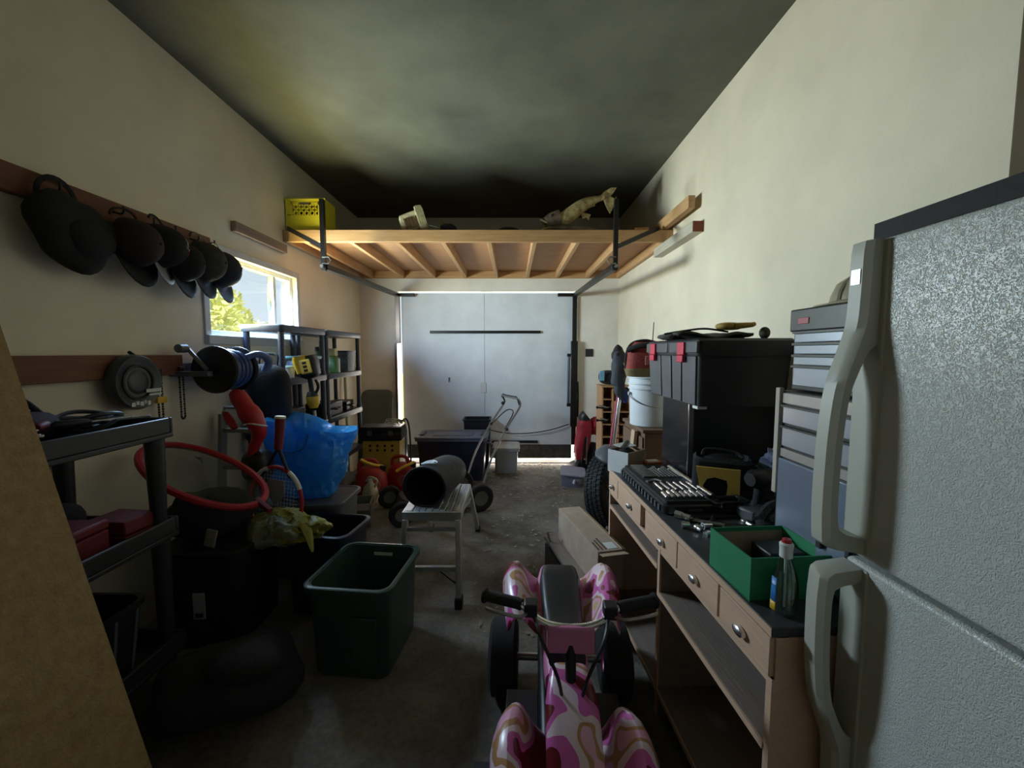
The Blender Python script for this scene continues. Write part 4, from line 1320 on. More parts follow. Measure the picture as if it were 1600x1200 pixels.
# thing on the bench shelf
t = thing('sanding_block', 'black sanding block lying on the bench shelf', 'tool', (.66, 1.78, .6195), R(-12))
MB().box(-.03, .03, -.09, .09, 0, .018).build('base', m_black, t, bevel=.003)
MB().tube([(0, -.06, .018), (0, -.05, .04), (0, .05, .04), (0, .06, .018)], .012, 8).build('grip', m_black, t)

# ---- white carton with clutter on the far bench end
t = thing('white_carton', 'white open carton full of clutter on the far end of the workbench', 'box', (.625, 2.225, BT), R(38))
m_wc = M('carton_white', (.62, .64, .66), .7, var=.06)
W, D, H = .16, .13, .115
b = MB()
b.box(-W / 2, -W / 2 + .004, -D / 2, D / 2, 0, H)
b.build('white_side', m_wc, t)
b = MB()
b.box(-W / 2 + .004, W / 2, -D / 2, -D / 2 + .004, 0, H).box(-W / 2 + .004, W / 2, D / 2 - .004, D / 2, 0, H).box(W / 2 - .004, W / 2, -D / 2 + .004, D / 2 - .004, 0, H).box(-W / 2 + .004, W / 2 - .004, -D / 2 + .004, D / 2 - .004, 0, .004)
b.build('carton_body', m_card, t)
MB().blob((.0, 0, .08), (.13, .11, .10), .25, 3).build('contents', m_dark, t)
MB().box(-.03, .09, .02, .09, .118, .12, Matrix.Rotation(R(8), 4, 'X')).build('loose_paper', m_label, t)
MB().cyl((-.03, .01, .115), (.03, .02, .145), .016, n=10).build('metal_tin', m_steel, t)
t = thing('orange_box', 'small orange printed box behind the socket case', 'box', (.755, 2.205, BT), R(8))
MB().box(-.045, .045, -.035, .035, 0, .055).build('box_body', m_orange, t, bevel=.002)
MB().box(-.045, .045, -.0365, -.035, .018, .026).build('print_line', m_black, t)
MB().box(-.03, .03, -.02, .02, .055, .057).build('top_label', m_label, t)

# ---- socket case
t = thing('socket_case', 'open black socket set case full of chrome tools on the workbench', 'tool case', (.705, 1.87, BT), R(2.7))
hx, hy = .115, .27
MB().rings([rr(2 * hx, 2 * hy, .02, 0), rr(2 * hx + .012, 2 * hy + .012, .02, .006), rr(2 * hx + .012, 2 * hy + .012, .02, .034), rr(2 * hx, 2 * hy, .02, .04)]).build('case_shell', m_black, t)
MB().rings([rr(2 * hx - .01, 2 * hy - .01, .015, .04), rr(2 * hx - .014, 2 * hy - .014, .015, .052)]).build('tool_tray', m_rubber, t)
for k in range(14):
    y = -hy + .03 + k * .037
    MB().box(-hx - .012, -hx - .004, y, y + .018, .006, .03).build('rib', m_grey, t)
rnd = random.Random(7)
for k in range(9):
    y = .23 - k * .022
    MB().tube([(-.085, y, .056), (-.02, y + .004, .056)], .0065, 8).build('socket', m_chrome, t)
for k in range(8):
    x = -.012 + k * .0165
    L = .12 + .02 * (k % 3)
    w_ = MB().bar((x, .04, .056), (x, .04 + L, .056), .009, .006).build('wrench', m_chrome, t)
    MB().cyl((x, .04 + L, .052), (x, .04 + L, .061), .009, n=8).build('wrench_head', m_chrome, w_)
for k in range(7):
    x = -.09 + k * .025
    MB().tube([(x, -.235, .057), (x + .004, -.235 + .06 + .01 * (k % 3), .057)], .008, 8).build('socket', m_chrome, t)
for k in range(6):
    x = -.07 + k * .03
    MB().tube([(x, -.14, .056), (x, -.04, .056)], .0055, 8).build('screwdriver_bit', m_chrome, t)
MB().tube([(.10, -.23, .058), (.102, .20, .058)], .011, 10).build('ratchet', m_chrome, t)
MB().tube([(-.095, -.02, .056), (-.05, .0, .056), (-.03, -.03, .056)], .007, 8).build('joint_tool', m_chrome, t)
MB().box(-.03, .03, -hy - .014, -hy - .006, .014, .024).build('latch', m_steel, t)
solo(MB().cbox((.79, 1.56, BT + .008), (.26, .05, .016), (0, 0, R(9))), 'hole_strip', m_blackm, 'dark perforated steel strip lying in front of the socket case', 'metal strip')

# ---- loose sockets
for k, (x, y, L, r_, an, lab) in enumerate(((.655, 1.548, .06, .015, 40, 'largest loose chrome socket, in front of the socket case'), (.632, 1.470, .026, .014, 80, 'short loose chrome socket below the largest one'), (.665, 1.435, .024, .014, 10, 'short loose chrome socket in the middle of the bench row'), (.705, 1.46, .034, .013, 100, 'loose chrome socket closest to the saw'), (.690, 1.405, .028, .011, 95, 'smallest loose chrome socket nearest the green box'))):
    a = R(an)
    t = thing('socket', lab, 'socket', (x, y, BT), a, 'loose sockets on the workbench')
    MB().lathe([(.001, -L / 2), (r_ * .8, -L / 2), (r_ * .8, 0), (r_, .002), (r_, L / 2), (r_ * .7, L / 2), (r_ * .65, L / 2 - .008), (.001, L / 2 - .008)], 12, Matrix.Translation((0, 0, r_)) @ my_).build('barrel', m_chrome, t)

# ---- hand saw, square and other dark tools
t = thing('hand_saw', 'dark hand saw lying across the workbench behind the sockets', 'saw', (.86, 1.50, BT), R(-6))
MB().prism([(-.16, .0), (-.15, .03), (.10, .055), (.10, -.02)], .004, .007).build('blade', m_steel, t)
MB().rings([[Vector((p.x + .15, p.y + .015, p.z)) for p in rr(.11, .1, .03, z)] for z in (0, .024)]).build('saw_handle', m_black, t, bevel=.004)
t = thing('framing_square', 'dark flat iron bracket on the bench in front of the tool chest', 'bracket', (.79, 1.345, BT), R(5))
MB().box(-.03, .03, -.08, .10, 0, .012).build('blade', M('iron_dark', (.06, .055, .05), .5, .5), t, bevel=.002)
MB().box(-.03, .12, .07, .10, .012, .022).build('arm', M('iron_dark', (.06, .055, .05), .5, .5), t, bevel=.002)
MB().cyl((.0, -.05, .012), (.0, -.05, .013), .012, n=10).build('bolt_hole', m_black, t)
t = thing('power_drill', 'dark cordless drill standing near the tool chest', 'drill', (.99, 1.57, BT), R(200))
MB().tube([(-.10, 0, .16), (-.06, 0, .16), (.08, 0, .16), (.10, 0, .16)], [.012, .03, .036, .025], 14).build('motor_body', m_black, t)
MB().tube(smooth_path([(.04, 0, .14), (.05, 0, .08), (.06, 0, .05)], 4), [.026, .024, .022, .021, .02, .02, .021, .022, .024], 10).build('grip', m_dark, t)
MB().box(.0, .12, -.04, .04, 0, .05).build('battery', m_grey, t, bevel=.008)
MB().cyl((-.14, 0, .16), (-.10, 0, .16), .006, .014, 10).build('chuck', m_steel, t)
t = thing('clear_bag', 'crumpled bluish clear bag behind the drill', 'bag', (1.13, 1.62, BT + .0), 0)
MB().blob((0.02, .06, .12), (.22, .2, .25), .35, 21, nu=40, nv=26, e=.8, fr=11, crease=.7).build('bag_body', M('bag_bluegrey', (.13, .16, .24), .3, var=.3, bump=.6, bs=15), t)
MB().blob((.02, .06, .26), (.05, .05, .07), .3, 2).build('bag_knot', M('bag_bluegrey', (.13, .16, .24)), t)
t = thing('black_jacket', 'black jacket heaped at the near end of the bench by the fridge', 'clothes', (.95, 1.385, BT))
MB().blob((0, 0, .055), (.22, .13, .11), .3, 31, nu=28, nv=14, fr=8).build('cloth', m_dark, t)
MB().tube(smooth_path([(-.1, .0, .06), (-.03, .03, .1), (.06, .02, .08)], 5), .025, 8).build('sleeve', m_dark, t)
for k, (x, y, lab, mt) in enumerate(((.905, 1.625, 'bright spark plug standing left of the other small parts', m_chrome), (.995, 1.66, 'chrome fitting in front of the yellow tool bag corner', m_chrome), (1.03, 1.70, 'small brass fitting right of the yellow tool bag', M('brass', (.5, .36, .12), .3, .9)), (.975, 1.615, 'pale plastic fitting on the dark bench top', m_cream))):
    t = thing('fitting', lab, 'fitting', (x, y, BT), 0, 'small fittings on the bench')
    MB().lathe([(.001, 0), (.014, 0), (.014, .012), (.008, .014), (.007, .035), (.001, .035)], 10).build('stem', mt, t)
    MB().cyl((0, 0, .012), (0, 0, .022), .017, n=6).build('nut', mt, t)

for k, (x, y, an, L, lab) in enumerate(((.745, 1.49, 62, .17, 'dark ratchet handle lying behind the loose sockets'), (.80, 1.60, -30, .20, 'dark pry bar lying before the socket case'), (.885, 1.43, 12, .16, 'dark steel pliers lying beside the hand saw'))):
    t = thing('steel_tool', lab, 'hand tool', (x, y, BT), R(an), 'dark steel tools on the bench')
    MB().tube([(0, -L / 2, .009), (0, L / 2, .009)], [.006, .008], 8).build('shank', m_steel, t)
    MB().blob((0, L / 2, .011), (.026, .036, .02), nu=10, nv=8).build('tool_head', m_steel, t)
    MB().tube([(0, -L / 2 - .02, .009), (0, -L / 2 + .05, .009)], .0095, 8).build('grip', m_black, t)

t = thing('angle_grinder', 'black angle grinder lying by the tool chest corner', 'grinder', (.93, 1.50, BT), R(70))
MB().tube([(-.12, 0, .035), (-.10, 0, .035), (.05, 0, .035), (.07, 0, .035)], [.018, .028, .034, .028], 14).build('motor_body', m_black, t)
MB().cyl((.09, 0, .01), (.09, 0, .06), .03, .026, 14).build('gear_head', m_blackm, t)
MB().lathe([(.001, 0), (.055, 0), (.055, .004), (.001, .004)], 24, Matrix.Translation((.09, 0, .005))).build('disc', m_steel, t)
t = thing('cable_heap', 'heap of black cable between the saw and the drill', 'cable', (.86, 1.62, BT))
rnd = random.Random(9)
for k in range(4):
    MB().tube([Vector((.07 * math.cos(a) + rnd.uniform(-.015, .015), .045 * math.sin(a), .009 + .014 * k + .006 * math.sin(3 * a))) for a in [2 * PI * i / 22 for i in range(22)]], .007, 6, closed=True).build('loop', m_black, t)

# ---- yellow and black tool bag
t = thing('tool_bag', 'yellow and black tool bag standing on the bench before the black cabinet', 'tool bag', (.925, 1.80, BT), R(-24))
MB().rings([rr(.22, .15, .03, 0), rr(.24, .17, .03, .04), rr(.235, .16, .03, .17), rr(.21, .13, .03, .185), rr(.2, .12, .03, .15)]).build('bag_body', m_dark, t)
b = MB()
mf = Matrix.Translation((0, -.0872, 0)) @ Euler((R(90), 0, 0)).to_matrix().to_4x4()
b.prism([(-.105, .15), (.065, .15), (.065, .035), (.015, .035), (.02, .075), (.015, .1), (-.03, .11), (-.06, .10), (-.075, .07), (-.065, .04), (-.085, .045)], -.004, .004, mf)
b.build('yellow_panel', M('bag_yellow', (.90, .62, .16), .7, var=.12, bump=.3), t)
MB().tube(smooth_path([(-.08, 0, .18), (-.06, .02, .205), (.05, .02, .20), (.08, 0, .18)], 5), .008, 8).build('handle', m_dark, t)
MB().blob((.0, .0, .165), (.16, .09, .05), .3, 8).build('contents', m_black, t)
MB().tube(smooth_path([(.122, -.06, .17), (.15, -.05, .12), (.135, -.04, .03)], 5), .012, 8, flat=.4).build('shoulder_strap', M('strap_gr', (.10, .10, .12), .8), t)

# ---- green cardboard box
t = thing('green_box', 'open green cardboard box of small parts at the near end of the bench', 'box', (.715, 1.125, BT), R(4))
m_gbx = M('box_green', (.02, .22, .10), .55, var=.1)
W, D, H = .225, .19, .115
b = MB()
b.box(-W / 2, -W / 2 + .004, -D / 2, D / 2, 0, H).box(W / 2 - .004, W / 2, -D / 2, D / 2, 0, H).box(-W / 2 + .004, W / 2 - .004, -D / 2, -D / 2 + .004, 0, H).box(-W / 2 + .004, W / 2 - .004, D / 2 - .004, D / 2, 0, H).box(-W / 2, W / 2, -D / 2, D / 2, -.0, .004)
b.build('box_shell', m_gbx, t)
MB().box(-W / 2 + .0045, W / 2 - .0045, D / 2 - .0075, D / 2 - .0045, .004, H - .012).box(-W / 2 + .0045, -W / 2 + .0075, -D / 2 + .005, D / 2 - .008, .004, H - .012).build('kraft_lining', m_card, t)
MB().box(-.01, .09, -.03, .06, .0045, .09).build('dark_pack', m_black, t, bevel=.006)
MB().cyl((-.075, -.03, .035), (-.03, -.02, .06), .016, n=12).build('tin_part', m_steel, t)
MB().blob((-.055, .02, .03), (.08, .11, .05), .3, 4).build('small_parts', m_dark, t)

# ---- spray bottle
t = thing('spray_bottle', 'clear bottle with red and white cap and blue label at the bench end', 'bottle', (.672, .985, BT), R(20))
gl = bpy.data.materials.new('bottle_clear')
gl.use_nodes = True
gn = gl.node_tree
gn.nodes.clear()
g_o = gn.nodes.new('ShaderNodeOutputMaterial')
g_m = gn.nodes.new('ShaderNodeMixShader')
g_t = gn.nodes.new('ShaderNodeBsdfTransparent')
g_t.inputs[0].default_value = (.90, .95, .94, 1)
g_g = gn.nodes.new('ShaderNodeBsdfGlossy')
g_g.inputs['Roughness'].default_value = .06
g_f = gn.nodes.new('ShaderNodeLayerWeight')
g_f.inputs[0].default_value = .35
gn.links.new(g_f.outputs['Facing'], g_m.inputs[0])
gn.links.new(g_t.outputs[0], g_m.inputs[1])
gn.links.new(g_g.outputs[0], g_m.inputs[2])
gn.links.new(g_m.outputs[0], g_o.inputs[0])
MB().lathe([(.001, .002), (.026, .0), (.030, .006), (.030, .07), (.028, .09), (.020, .115), (.0125, .135), (.0115, .15), (.0105, .15), (.011, .136), (.0185, .114), (.0265, .09), (.0285, .07), (.0285, .008), (.001, .005)], 24).build('bottle_body', gl, t)
MB().lathe([(.012, .138), (.0145, .140), (.0145, .158), (.016, .172), (.013, .176), (.001, .176)], 18).build('cap', m_white, t)
MB().lathe([(.001, .176), (.011, .176), (.010, .184), (.001, .186)], 16).build('cap_top', m_red, t)
b = MB()
n_ = 10
rowa = []
for z in (.03, .09):
    rowa.append([Vector(((.0305 if z < .05 else .0288) * math.cos(a), (.0305 if z < .05 else .0288) * math.sin(a), z)) for a in [R(150 + 34 * k / n_) for k in range(n_ + 1)]])
b.add(rowa[0] + rowa[1], [(k, k + 1, n_ + 2 + k, n_ + 1 + k) for k in range(n_)])
b.build('label', M('label_blue', (.05, .25, .65), .4), t, solid=.0006)
b = MB()
rowa = []
for z in (.008, .03):
    rowa.append([Vector((.0308 * math.cos(a), .0308 * math.sin(a), z)) for a in [R(150 + 34 * k / n_) for k in range(n_ + 1)]])
b.add(rowa[0] + rowa[1], [(k, k + 1, n_ + 2 + k, n_ + 1 + k) for k in range(n_)])
b.build('label_stripe', m_yel, t, solid=.0006)
MB().tube([(0, 0, .145), (.004, .002, .01)], .003, 6).build('dip_tube', m_label, t)

# ---- black cabinet and the big latched tote on it
t = thing('mini_fridge', 'glossy black mini fridge on the bench carrying the black latched tote', 'cabinet', (1.05, 2.10, BT), R(2))
MB().box(-.20, .22, -.155, .155, .012, .405).build('cabinet_body', m_black, t, bevel=.006)
MB().box(-.225, -.203, -.155, .155, .012, .405).build('door', M('gloss_black', (.014, .015, .018), .16), t, bevel=.006)
MB().box(-.226, -.203, -.1605, -.1555, .012, .405).build('door_edge', m_steel, t)
for sx_ in (-.17, .19):
    for sy_ in (-.12, .12):
        MB().cyl((sx_, sy_, 0), (sx_, sy_, .012), .015, n=10).build('foot', m_black, t)
t = thing('latched_tote', 'big black lidded tote with two red latches atop the mini fridge', 'tote', (.985, 2.07, BT + .407), R(0))
W, D, H = .41, .66, .215
m_tot = M('tote_black', (.022, .023, .027), .45)
m_totg = M('tote_grey', (.085, .088, .10), .45)
MB().rings([rr(W * .93, D * .93, .025, 0), rr(W * .97, D * .97, .025, H)]).build('tote_body', m_tot, t)
for y0_, y1_ in ((-.31, -.165), (-.150, -.04), (-.022, .11), (.125, .305)):
    rgm = MB()
    k0, k1 = .93, .97
    rgm.add([(-W / 2 * k0 - .006, y0_ * k0, .004), (-W / 2 * k0 - .006, y1_ * k0, .004), (-W / 2 * k1 - .008, y1_ * k1, H), (-W / 2 * k1 - .008, y0_ * k1, H), (-W / 2 * k0 + .01, y0_ * k0, .004), (-W / 2 * k0 + .01, y1_ * k0, .004), (-W / 2 * k1 + .01, y1_ * k1, H), (-W / 2 * k1 + .01, y0_ * k1, H)], [(0, 1, 2, 3), (4, 7, 6, 5), (0, 4, 5, 1), (1, 5, 6, 2), (2, 6, 7, 3), (3, 7, 4, 0)])
    rgm.build('side_panel', m_totg, t, bevel=.003)
MB().rings([rr(W * 1.0, D * 1.0, .03, H), rr(W * 1.02, D * 1.01, .03, H + .012), rr(W * 1.02, D * 1.01, .03, H + .066), rr(W * .98, D * .98, .03, H + .076)]).build('lid', m_tot, t)
for y0_, y1_ in ((-.325, -.02), (.01, .325)):
    MB().box(-W * .51 - .004, -W * .51 + .01, y0_, y1_, H + .014, H + .064).build('lid_panel', m_totg, t, bevel=.004)
m_lat = M('latch_red', (.62, .03, .07), .45)
for y in (-.175, .20):
    l_ = MB().box(-W * .51 - .014, -W * .51 - .003, y - .037, y + .037, H + .005, H + .062).build('latch', m_lat, t, bevel=.003)
    MB().box(-W * .51 - .017, -W * .51 - .003, y - .033, y + .033, H - .028, H + .003).build('latch_hook', m_lat, l_, bevel=.003)
MB().box(-.19, -.15, -.30, -.25, -.012, .0).build('pad', m_label, t)
TT = BT + .407 + H + .076
t = thing('welding_apron', 'dark folded leather apron on top of the latched tote', 'apron', (.90, 2.0, TT))
b = MB()
rows = []
for i in range(13):
    row = []
    for j in range(9):
        u, v = i / 12, j / 8
        row.append(Vector((-.16 + .34 * u, -.13 + .26 * v, .016 + .012 * math.sin(u * 9 + v * 3) + .012 * noise.noise(Vector((u * 5, v * 5, 3))))))
    rows.append(row)
b.add([p for r_ in rows for p in r_], [(i * 9 + j, (i + 1) * 9 + j, (i + 1) * 9 + j + 1, i * 9 + j + 1) for i in range(12) for j in range(8)])
b.build('leather', M('leather_dk', (.05, .045, .042), .7, bump=.3), t, solid=.012)
MB().tube(smooth_path([(-.19, -.05, .025), (-.1, -.06, .04), (0, -.05, .05), (.1, -.06, .035)], 5), .009, 6, flat=.5).build('tie_strap', m_dark, t)
t = thing('work_glove', 'yellow leather work glove lying on the dark apron', 'glove', (1.0, 1.93, TT + .042), R(10))
m_glv = M('glove_yellow', (.42, .28, .06), .7, bump=.3)
MB().blob((0, 0, .018), (.12, .09, .036), .12, 2, e=.8).build('palm', m_glv, t)
for k in range(4):
    MB().tube([(.04, -.032 + k * .021, .018), (.09, -.036 + k * .024, .024), (.12 - .012 * abs(k - 1.5), -.038 + k * .026, .028)], [.012, .011, .009], 8).build('finger', m_glv, t)
MB().tube([(.0, -.04, .018), (.04, -.065, .02), (.065, -.07, .022)], [.013, .012, .01], 8).build('thumb', m_glv, t)

solo(MB().blob((1.165, 1.93, TT + .03), (.05, .05, .06), .15, 3), 'green_lump', M('lump_green', (.06, .06, .04), .9), 'small dark green lump at the right end of the latched tote lid', 'rag')  # plain dark green lump set where a blurred dark spot sits

# ---- tool chest on the bench beside the fridge
t = thing('tool_chest', 'two-piece steel tool chest with blue-grey drawers beside the fridge', 'tool chest', (.85, 1.135, BT))
m_tc = M('chest_dark', (.045, .045, .042), .4, .3)
m_dw = M('drawer_steel', (.36, .40, .46), .28, .35, .06)
m_dwb = M('panel_steel', (.30, .36, .48), .22, .5, .05)
hy = .145
MB().box(.012, .44, -hy, hy, .525, .765).build('upper_body', m_tc, t, bevel=.004)
MB().box(.0, .44, -hy - .004, hy + .004, .70, .767).build('top_lid', m_tc, t, bevel=.005)
MB().box(-.002, .0, .065, .11, .722, .740).build('badge', M('badge_red', (.40, .04, .05), .4), t, bevel=.004)
for z0, z1 in ((.668, .694), (.634, .660), (.602, .626), (.54, .594)):
    d_ = MB().box(.0, .012, -hy + .012, hy - .022, z0, z1).build('drawer', m_dw, t, bevel=.002)
    MB().box(-.008, .002, -hy + .012, hy - .022, z1, z1 + .006).build('pull_rail', m_tc, d_)
MB().box(-.012, .44, -hy - .006, hy + .012, .0, .522).build('lower_body', m_tc, t, bevel=.004)
MB().box(-.026, -.012, hy - .006, hy + .014, .20, .53).build('corner_strip', M('strip_wood', (.46, .40, .35), .6), t, bevel=.002)
MB().box(-.018, -.012, -hy + .0, hy - .008, .485, .515).build('top_band', M('band_steel', (.42, .38, .36), .35, .3), t)
for z0, z1 in ((.425, .475), (.355, .412)):
    d_ = MB().box(-.024, -.012, -hy + .006, hy - .022, z0, z1).build('drawer', M('drawer_bright', (.5, .53, .6), .25, .5, .06), t, bevel=.002)
    MB().box(-.032, -.022, -hy + .006, hy - .022, z1, z1 + .006).build('pull_rail', m_tc, d_)
MB().box(-.018, -.012, -hy + .0, hy - .008, .32, .345).build('lower_band', M('band_steel', (.42, .38, .36)), t)
MB().box(-.024, -.012, -hy + .006, hy - .010, .015, .315).build('cabinet_door', m_dwb, t, bevel=.003)
MB().box(-.036, -.024, -.07, -.055, .12, .22).build('door_pull', m_tc, t)
t = thing('hard_hat', 'beige hard hat sitting on top of the tool chest', 'hat', (.99, 1.14, BT + .768))
m_hh = M('hat_beige', (.36, .32, .22), .5, var=.15)
MB().lathe([(.105, .0), (.115, .004), (.105, .012), (.102, .03), (.09, .06), (.06, .082), (.025, .09), (.001, .091)], 26).build('shell', m_hh, t, solid=.003)
MB().tube([Vector((-.105 * math.cos(a), .0, .012 + .083 * math.sin(a))) for a in [PI * k / 12 for k in range(13)]], .007, 6).build('ridge', m_hh, t)
MB().rings([[Vector((-.09 - .045 * q * math.cos(a), .1 * math.sin(a), .006 - .004 * q)) for a in [R(-70 + 14 * k) for k in range(11)]] for q in (0, 1)], False, False).build('visor', m_hh, t, solid=.004)

# ================================================================== FRIDGE
t = thing('fridge', 'tall almond top-freezer fridge with bowed handles in the right foreground', 'fridge', (1.05, .50, 0))
fx0, fx1 = -.30, .305           # door face, back
fy0, fy1 = -.40, .405
def mat_fridge():
    m = bpy.data.materials.new('fridge_enamel')
    m.use_nodes = True
    n = m.node_tree
    bb = n.nodes['Principled BSDF']
    bb.inputs['Base Color'].default_value = (.60, .615, .59, 1)
    bb.inputs['Roughness'].default_value = .36
    tcx = n.nodes.new('ShaderNodeTexCoord')
    wv = n.nodes.new('ShaderNodeTexNoise')
    wv.inputs['Scale'].default_value = 150
    wv.inputs['Detail'].default_value = 2
    wv.inputs['Distortion'].default_value = 1.6
    n.links.new(tcx.outputs['Object'], wv.inputs[0])
    rmp = n.nodes.new('ShaderNodeValToRGB')
    rmp.color_ramp.elements[0].position = .42
    rmp.color_ramp.elements[1].position = .56
    n.links.new(wv.outputs[0], rmp.inputs[0])
    bp = n.nodes.new('ShaderNodeBump')
    bp.inputs['Strength'].default_value = .55
    bp.inputs['Distance'].default_value = .003
    n.links.new(rmp.outputs[0], bp.inputs['Height'])
    n.links.new(bp.outputs[0], bb.inputs['Normal'])
    return m


m_fr = mat_fridge()
m_hd = M('handle_almond', (.47, .47, .41), .45, var=.04)
MB().box(fx0 + .062, fx1, fy0, fy1 - .004, .05, 1.685).build('cabinet', m_fr, t, bevel=.006)
MB().box(fx0 + .05, fx0 + .062, fy0 + .01, fy1 - .012, .06, 1.67).build('gasket', m_black, t)
MB().box(fx0, fx0 + .05, fy0, fy1, 1.018, 1.69).build('freezer_door', m_fr, t, bevel=.010, seg=3)
MB().box(fx0, fx0 + .05, fy0, fy1, .09, 1.006).build('fridge_door', m_fr, t, bevel=.010, seg=3)
MB().box(fx0 + .03, fx0 + .06, fy0, fy1, 0, .085).box(fx0 + .07, fx1, fy0 + .02, fy1 - .02, 0, .05).build('base_grille', m_black, t)


def handle(zs):
    y0_, y1_ = fy1 - .052, fy1 + .004
    top, bot = zs
    s_ = 1 if top > bot else -1
    # outline of the bow in (outward, height); inner cut gives the finger hole
    L = abs(top - bot)
    O = [(0, 0), (.030, .0), (.034, .10), (.038, .17), (.055, .23), (.075, .30), (.085, .40), (.088, .52), (.086, .60), (.075, .638), (.0, .65)]
    I = [(.0, .215), (.018, .22), (.036, .26), (.054, .32), (.062, .42), (.064, .52), (.062, .58), (.05, .605), (.0, .61)]
    O = [(a, c * L / .65) for a, c in O]
    I = [(a, c * L / .65) for a, c in I]
    res = 26
    def samp(P, n):
        P3 = smooth_path([(a, 0, c) for a, c in P], 4)
        return P3
    Op = samp(O, res)
    Ip = samp(I, res)
    b = MB()
    # sweep: build as strips between outer and inner curves, split into upper web, grip and foot by height
    hs = [i / 60 * L for i in range(61)]
    def at(Pts, h_):
        for q in range(len(Pts) - 1):
            a, c = Pts[q], Pts[q + 1]
            if a.z <= h_ <= c.z:
                f_ = (h_ - a.z) / max(1e-6, c.z - a.z)
                return a.x + (c.x - a.x) * f_
        return 0
    ro = []
    for h_ in hs:
        xo = at(Op, h_)
        inside = Ip[0].z < h_ < Ip[-1].z
        xi = at(Ip, h_) if inside else 0.0
        xi = min(xi, xo - .012) if inside else 0.0
        z = top - s_ * h_
        X0, X1 = fx0 - max(xo, .004), fx0 - max(xi, 0)
        w0 = .012
        ro.append([Vector((X0, y0_ + w0, z)), Vector((X0, y1_ - w0, z)), Vector((X0 + w0 * .8, y1_, z)), Vector((X1, y1_, z)), Vector((X1, y0_, z)), Vector((X0 + w0 * .8, y0_, z))])
    b.rings(ro)
    o = b.build('handle', m_hd, t)
    MB().box(fx0 - .004, fx0 + .02, y0_ - .012, y1_ + .0005, min(top, bot), max(top, bot)).build('handle_base', m_hd, t, bevel=.004)
    return o


h1 = handle((1.686, 1.03))
MB().box(fx0 - .0355, fx0 - .03, fy1 - .036, fy1 - .014, 1.60, 1.63).build('logo_plate', m_chrome, h1)
handle((.43, .998))
t = thing('tray_board', 'thin black tray lying along the top front of the fridge', 'tray', (.86, .42, 1.691))
MB().box(-.095, .12, -.2, .475, 0, .030).build('tray_floor', m_black, t)
MB().box(-.1, -.093, -.2, .475, 0, .036).build('tray_lip', m_rubber, t)
t = thing('tall_carton', 'narrow brown carton standing on the fridge at the right edge', 'box', (.83, .50, 1.722), 0)
MB().box(-.05, .1, -.2, .178, 0.0, .40).build('carton_body', M('card_olive', (.16, .12, .07), .85), t, bevel=.003)
MB().box(-.0515, -.05, .03, .05, .10, .105).build('tape', m_label, t)

# ================================================================== BEYOND THE BENCH
t = thing('brown_cabinet', 'brown wooden cabinet beyond the bench carrying the white bucket', 'cabinet', (1.095, 2.92, 0))
m_brc = wood('brown_panel', (.12, .07, .04), (.17, .10, .06), 'X')
MB().box(-.23, .25, -.24, .24, .03, .93).build('carcass', m_brc, t, bevel=.003)
MB().box(-.245, .255, -.25, .25, .932, .955).build('top_board', m_brc, t, bevel=.003)
for s_ in (-1, 1):
    d_ = MB().box(-.244, -.232, s_ * .12 - .112, s_ * .12 + .112, .06, .90).build('door', m_brc, t, bevel=.003)
    MB().cyl((-.26, s_ * .03, .6), (-.244, s_ * .03, .6), .012, n=10).build('knob', m_steel, d_)
MB().box(-.22, .24, -.23, .23, 0, .03).build('plinth', m_black, t)
t = thing('white_bucket', 'white plastic bucket with ribbed rim on the brown cabinet', 'bucket', (.955, 2.87, .957))
mbk = M('bucket_white', (.66, .70, .76), .4, var=.04)
MB().lathe([(.001, 0), (.125, 0), (.13, .005), (.137, .25), (.147, .252), (.147, .262), (.139, .264), (.140, .285), (.149, .287), (.149, .297), (.141, .299), (.142, .325), (.152, .327), (.152, .335), (.001, .335)], 32).build('bucket_body', mbk, t)
MB().tube([Vector((.15 * math.cos(a), -.15 * math.sin(a) * .98, .22 - .08 * math.sin(a))) for a in [PI * .05 + PI * .9 * k / 16 for k in range(17)]], .003, 6).build('bail_wire', m_steel, t)
for s_ in (-1, 1):
    MB().cyl((s_ * .14, -.02, .22), (s_ * .155, -.02, .22), .012, n=10).build('bail_lug', mbk, t)
t = thing('red_tool_bag', 'worn red and black tool bag on top of the white bucket', 'tool bag', (.93, 2.90, 1.293), R(-10))
MB().rings([rr(.24, .20, .05, .0), rr(.27, .24, .05, .05), rr(.25, .2, .06, .18), rr(.18, .12, .05, .235)]).build('bag_body', M('bag_red', (.24, .035, .03), .8, 0, .3, 12, .4, 60), t)
MB().rings([rr(.25, .21, .05, .0), rr(.275, .245, .05, .045), rr(.27, .24, .05, .055)]).build('bag_base', M('bag_khaki', (.16, .12, .05), .8), t)
MB().tube(smooth_path([(-.13, -.09, .18), (-.05, -.13, .21), (.06, -.125, .21), (.12, -.09, .17)], 5), .018, 8).build('rolled_flap', m_dark, t)
MB().tube(smooth_path([(-.13, -.02, .05), (-.135, -.03, .13), (-.10, -.03, .22), (0, 0, .245), (.1, .02, .22)], 5), .012, 8).build('strap', m_dark, t)
MB().box(-.02, .05, -.128, -.12, .08, .14).build('pocket', M('bag_rose', (.35, .12, .09), .8), t, bevel=.004)
t = thing('work_coat', 'dark grey cloth with yellow corner hung on the silver pole', 'cloth', (.835, 3.20, 1.12))
MB().blob((-.01, .0, .17), (.11, .07, .34), .5, 41, nu=26, nv=20, e=.7, fr=14).build('cloth', M('cloth_grey', (.05, .052, .065), .9, bump=.4), t)
MB().blob((-.015, .03, .33), (.10, .12, .13), .45, 43, fr=16).build('cloth_fold', m_dark, t)
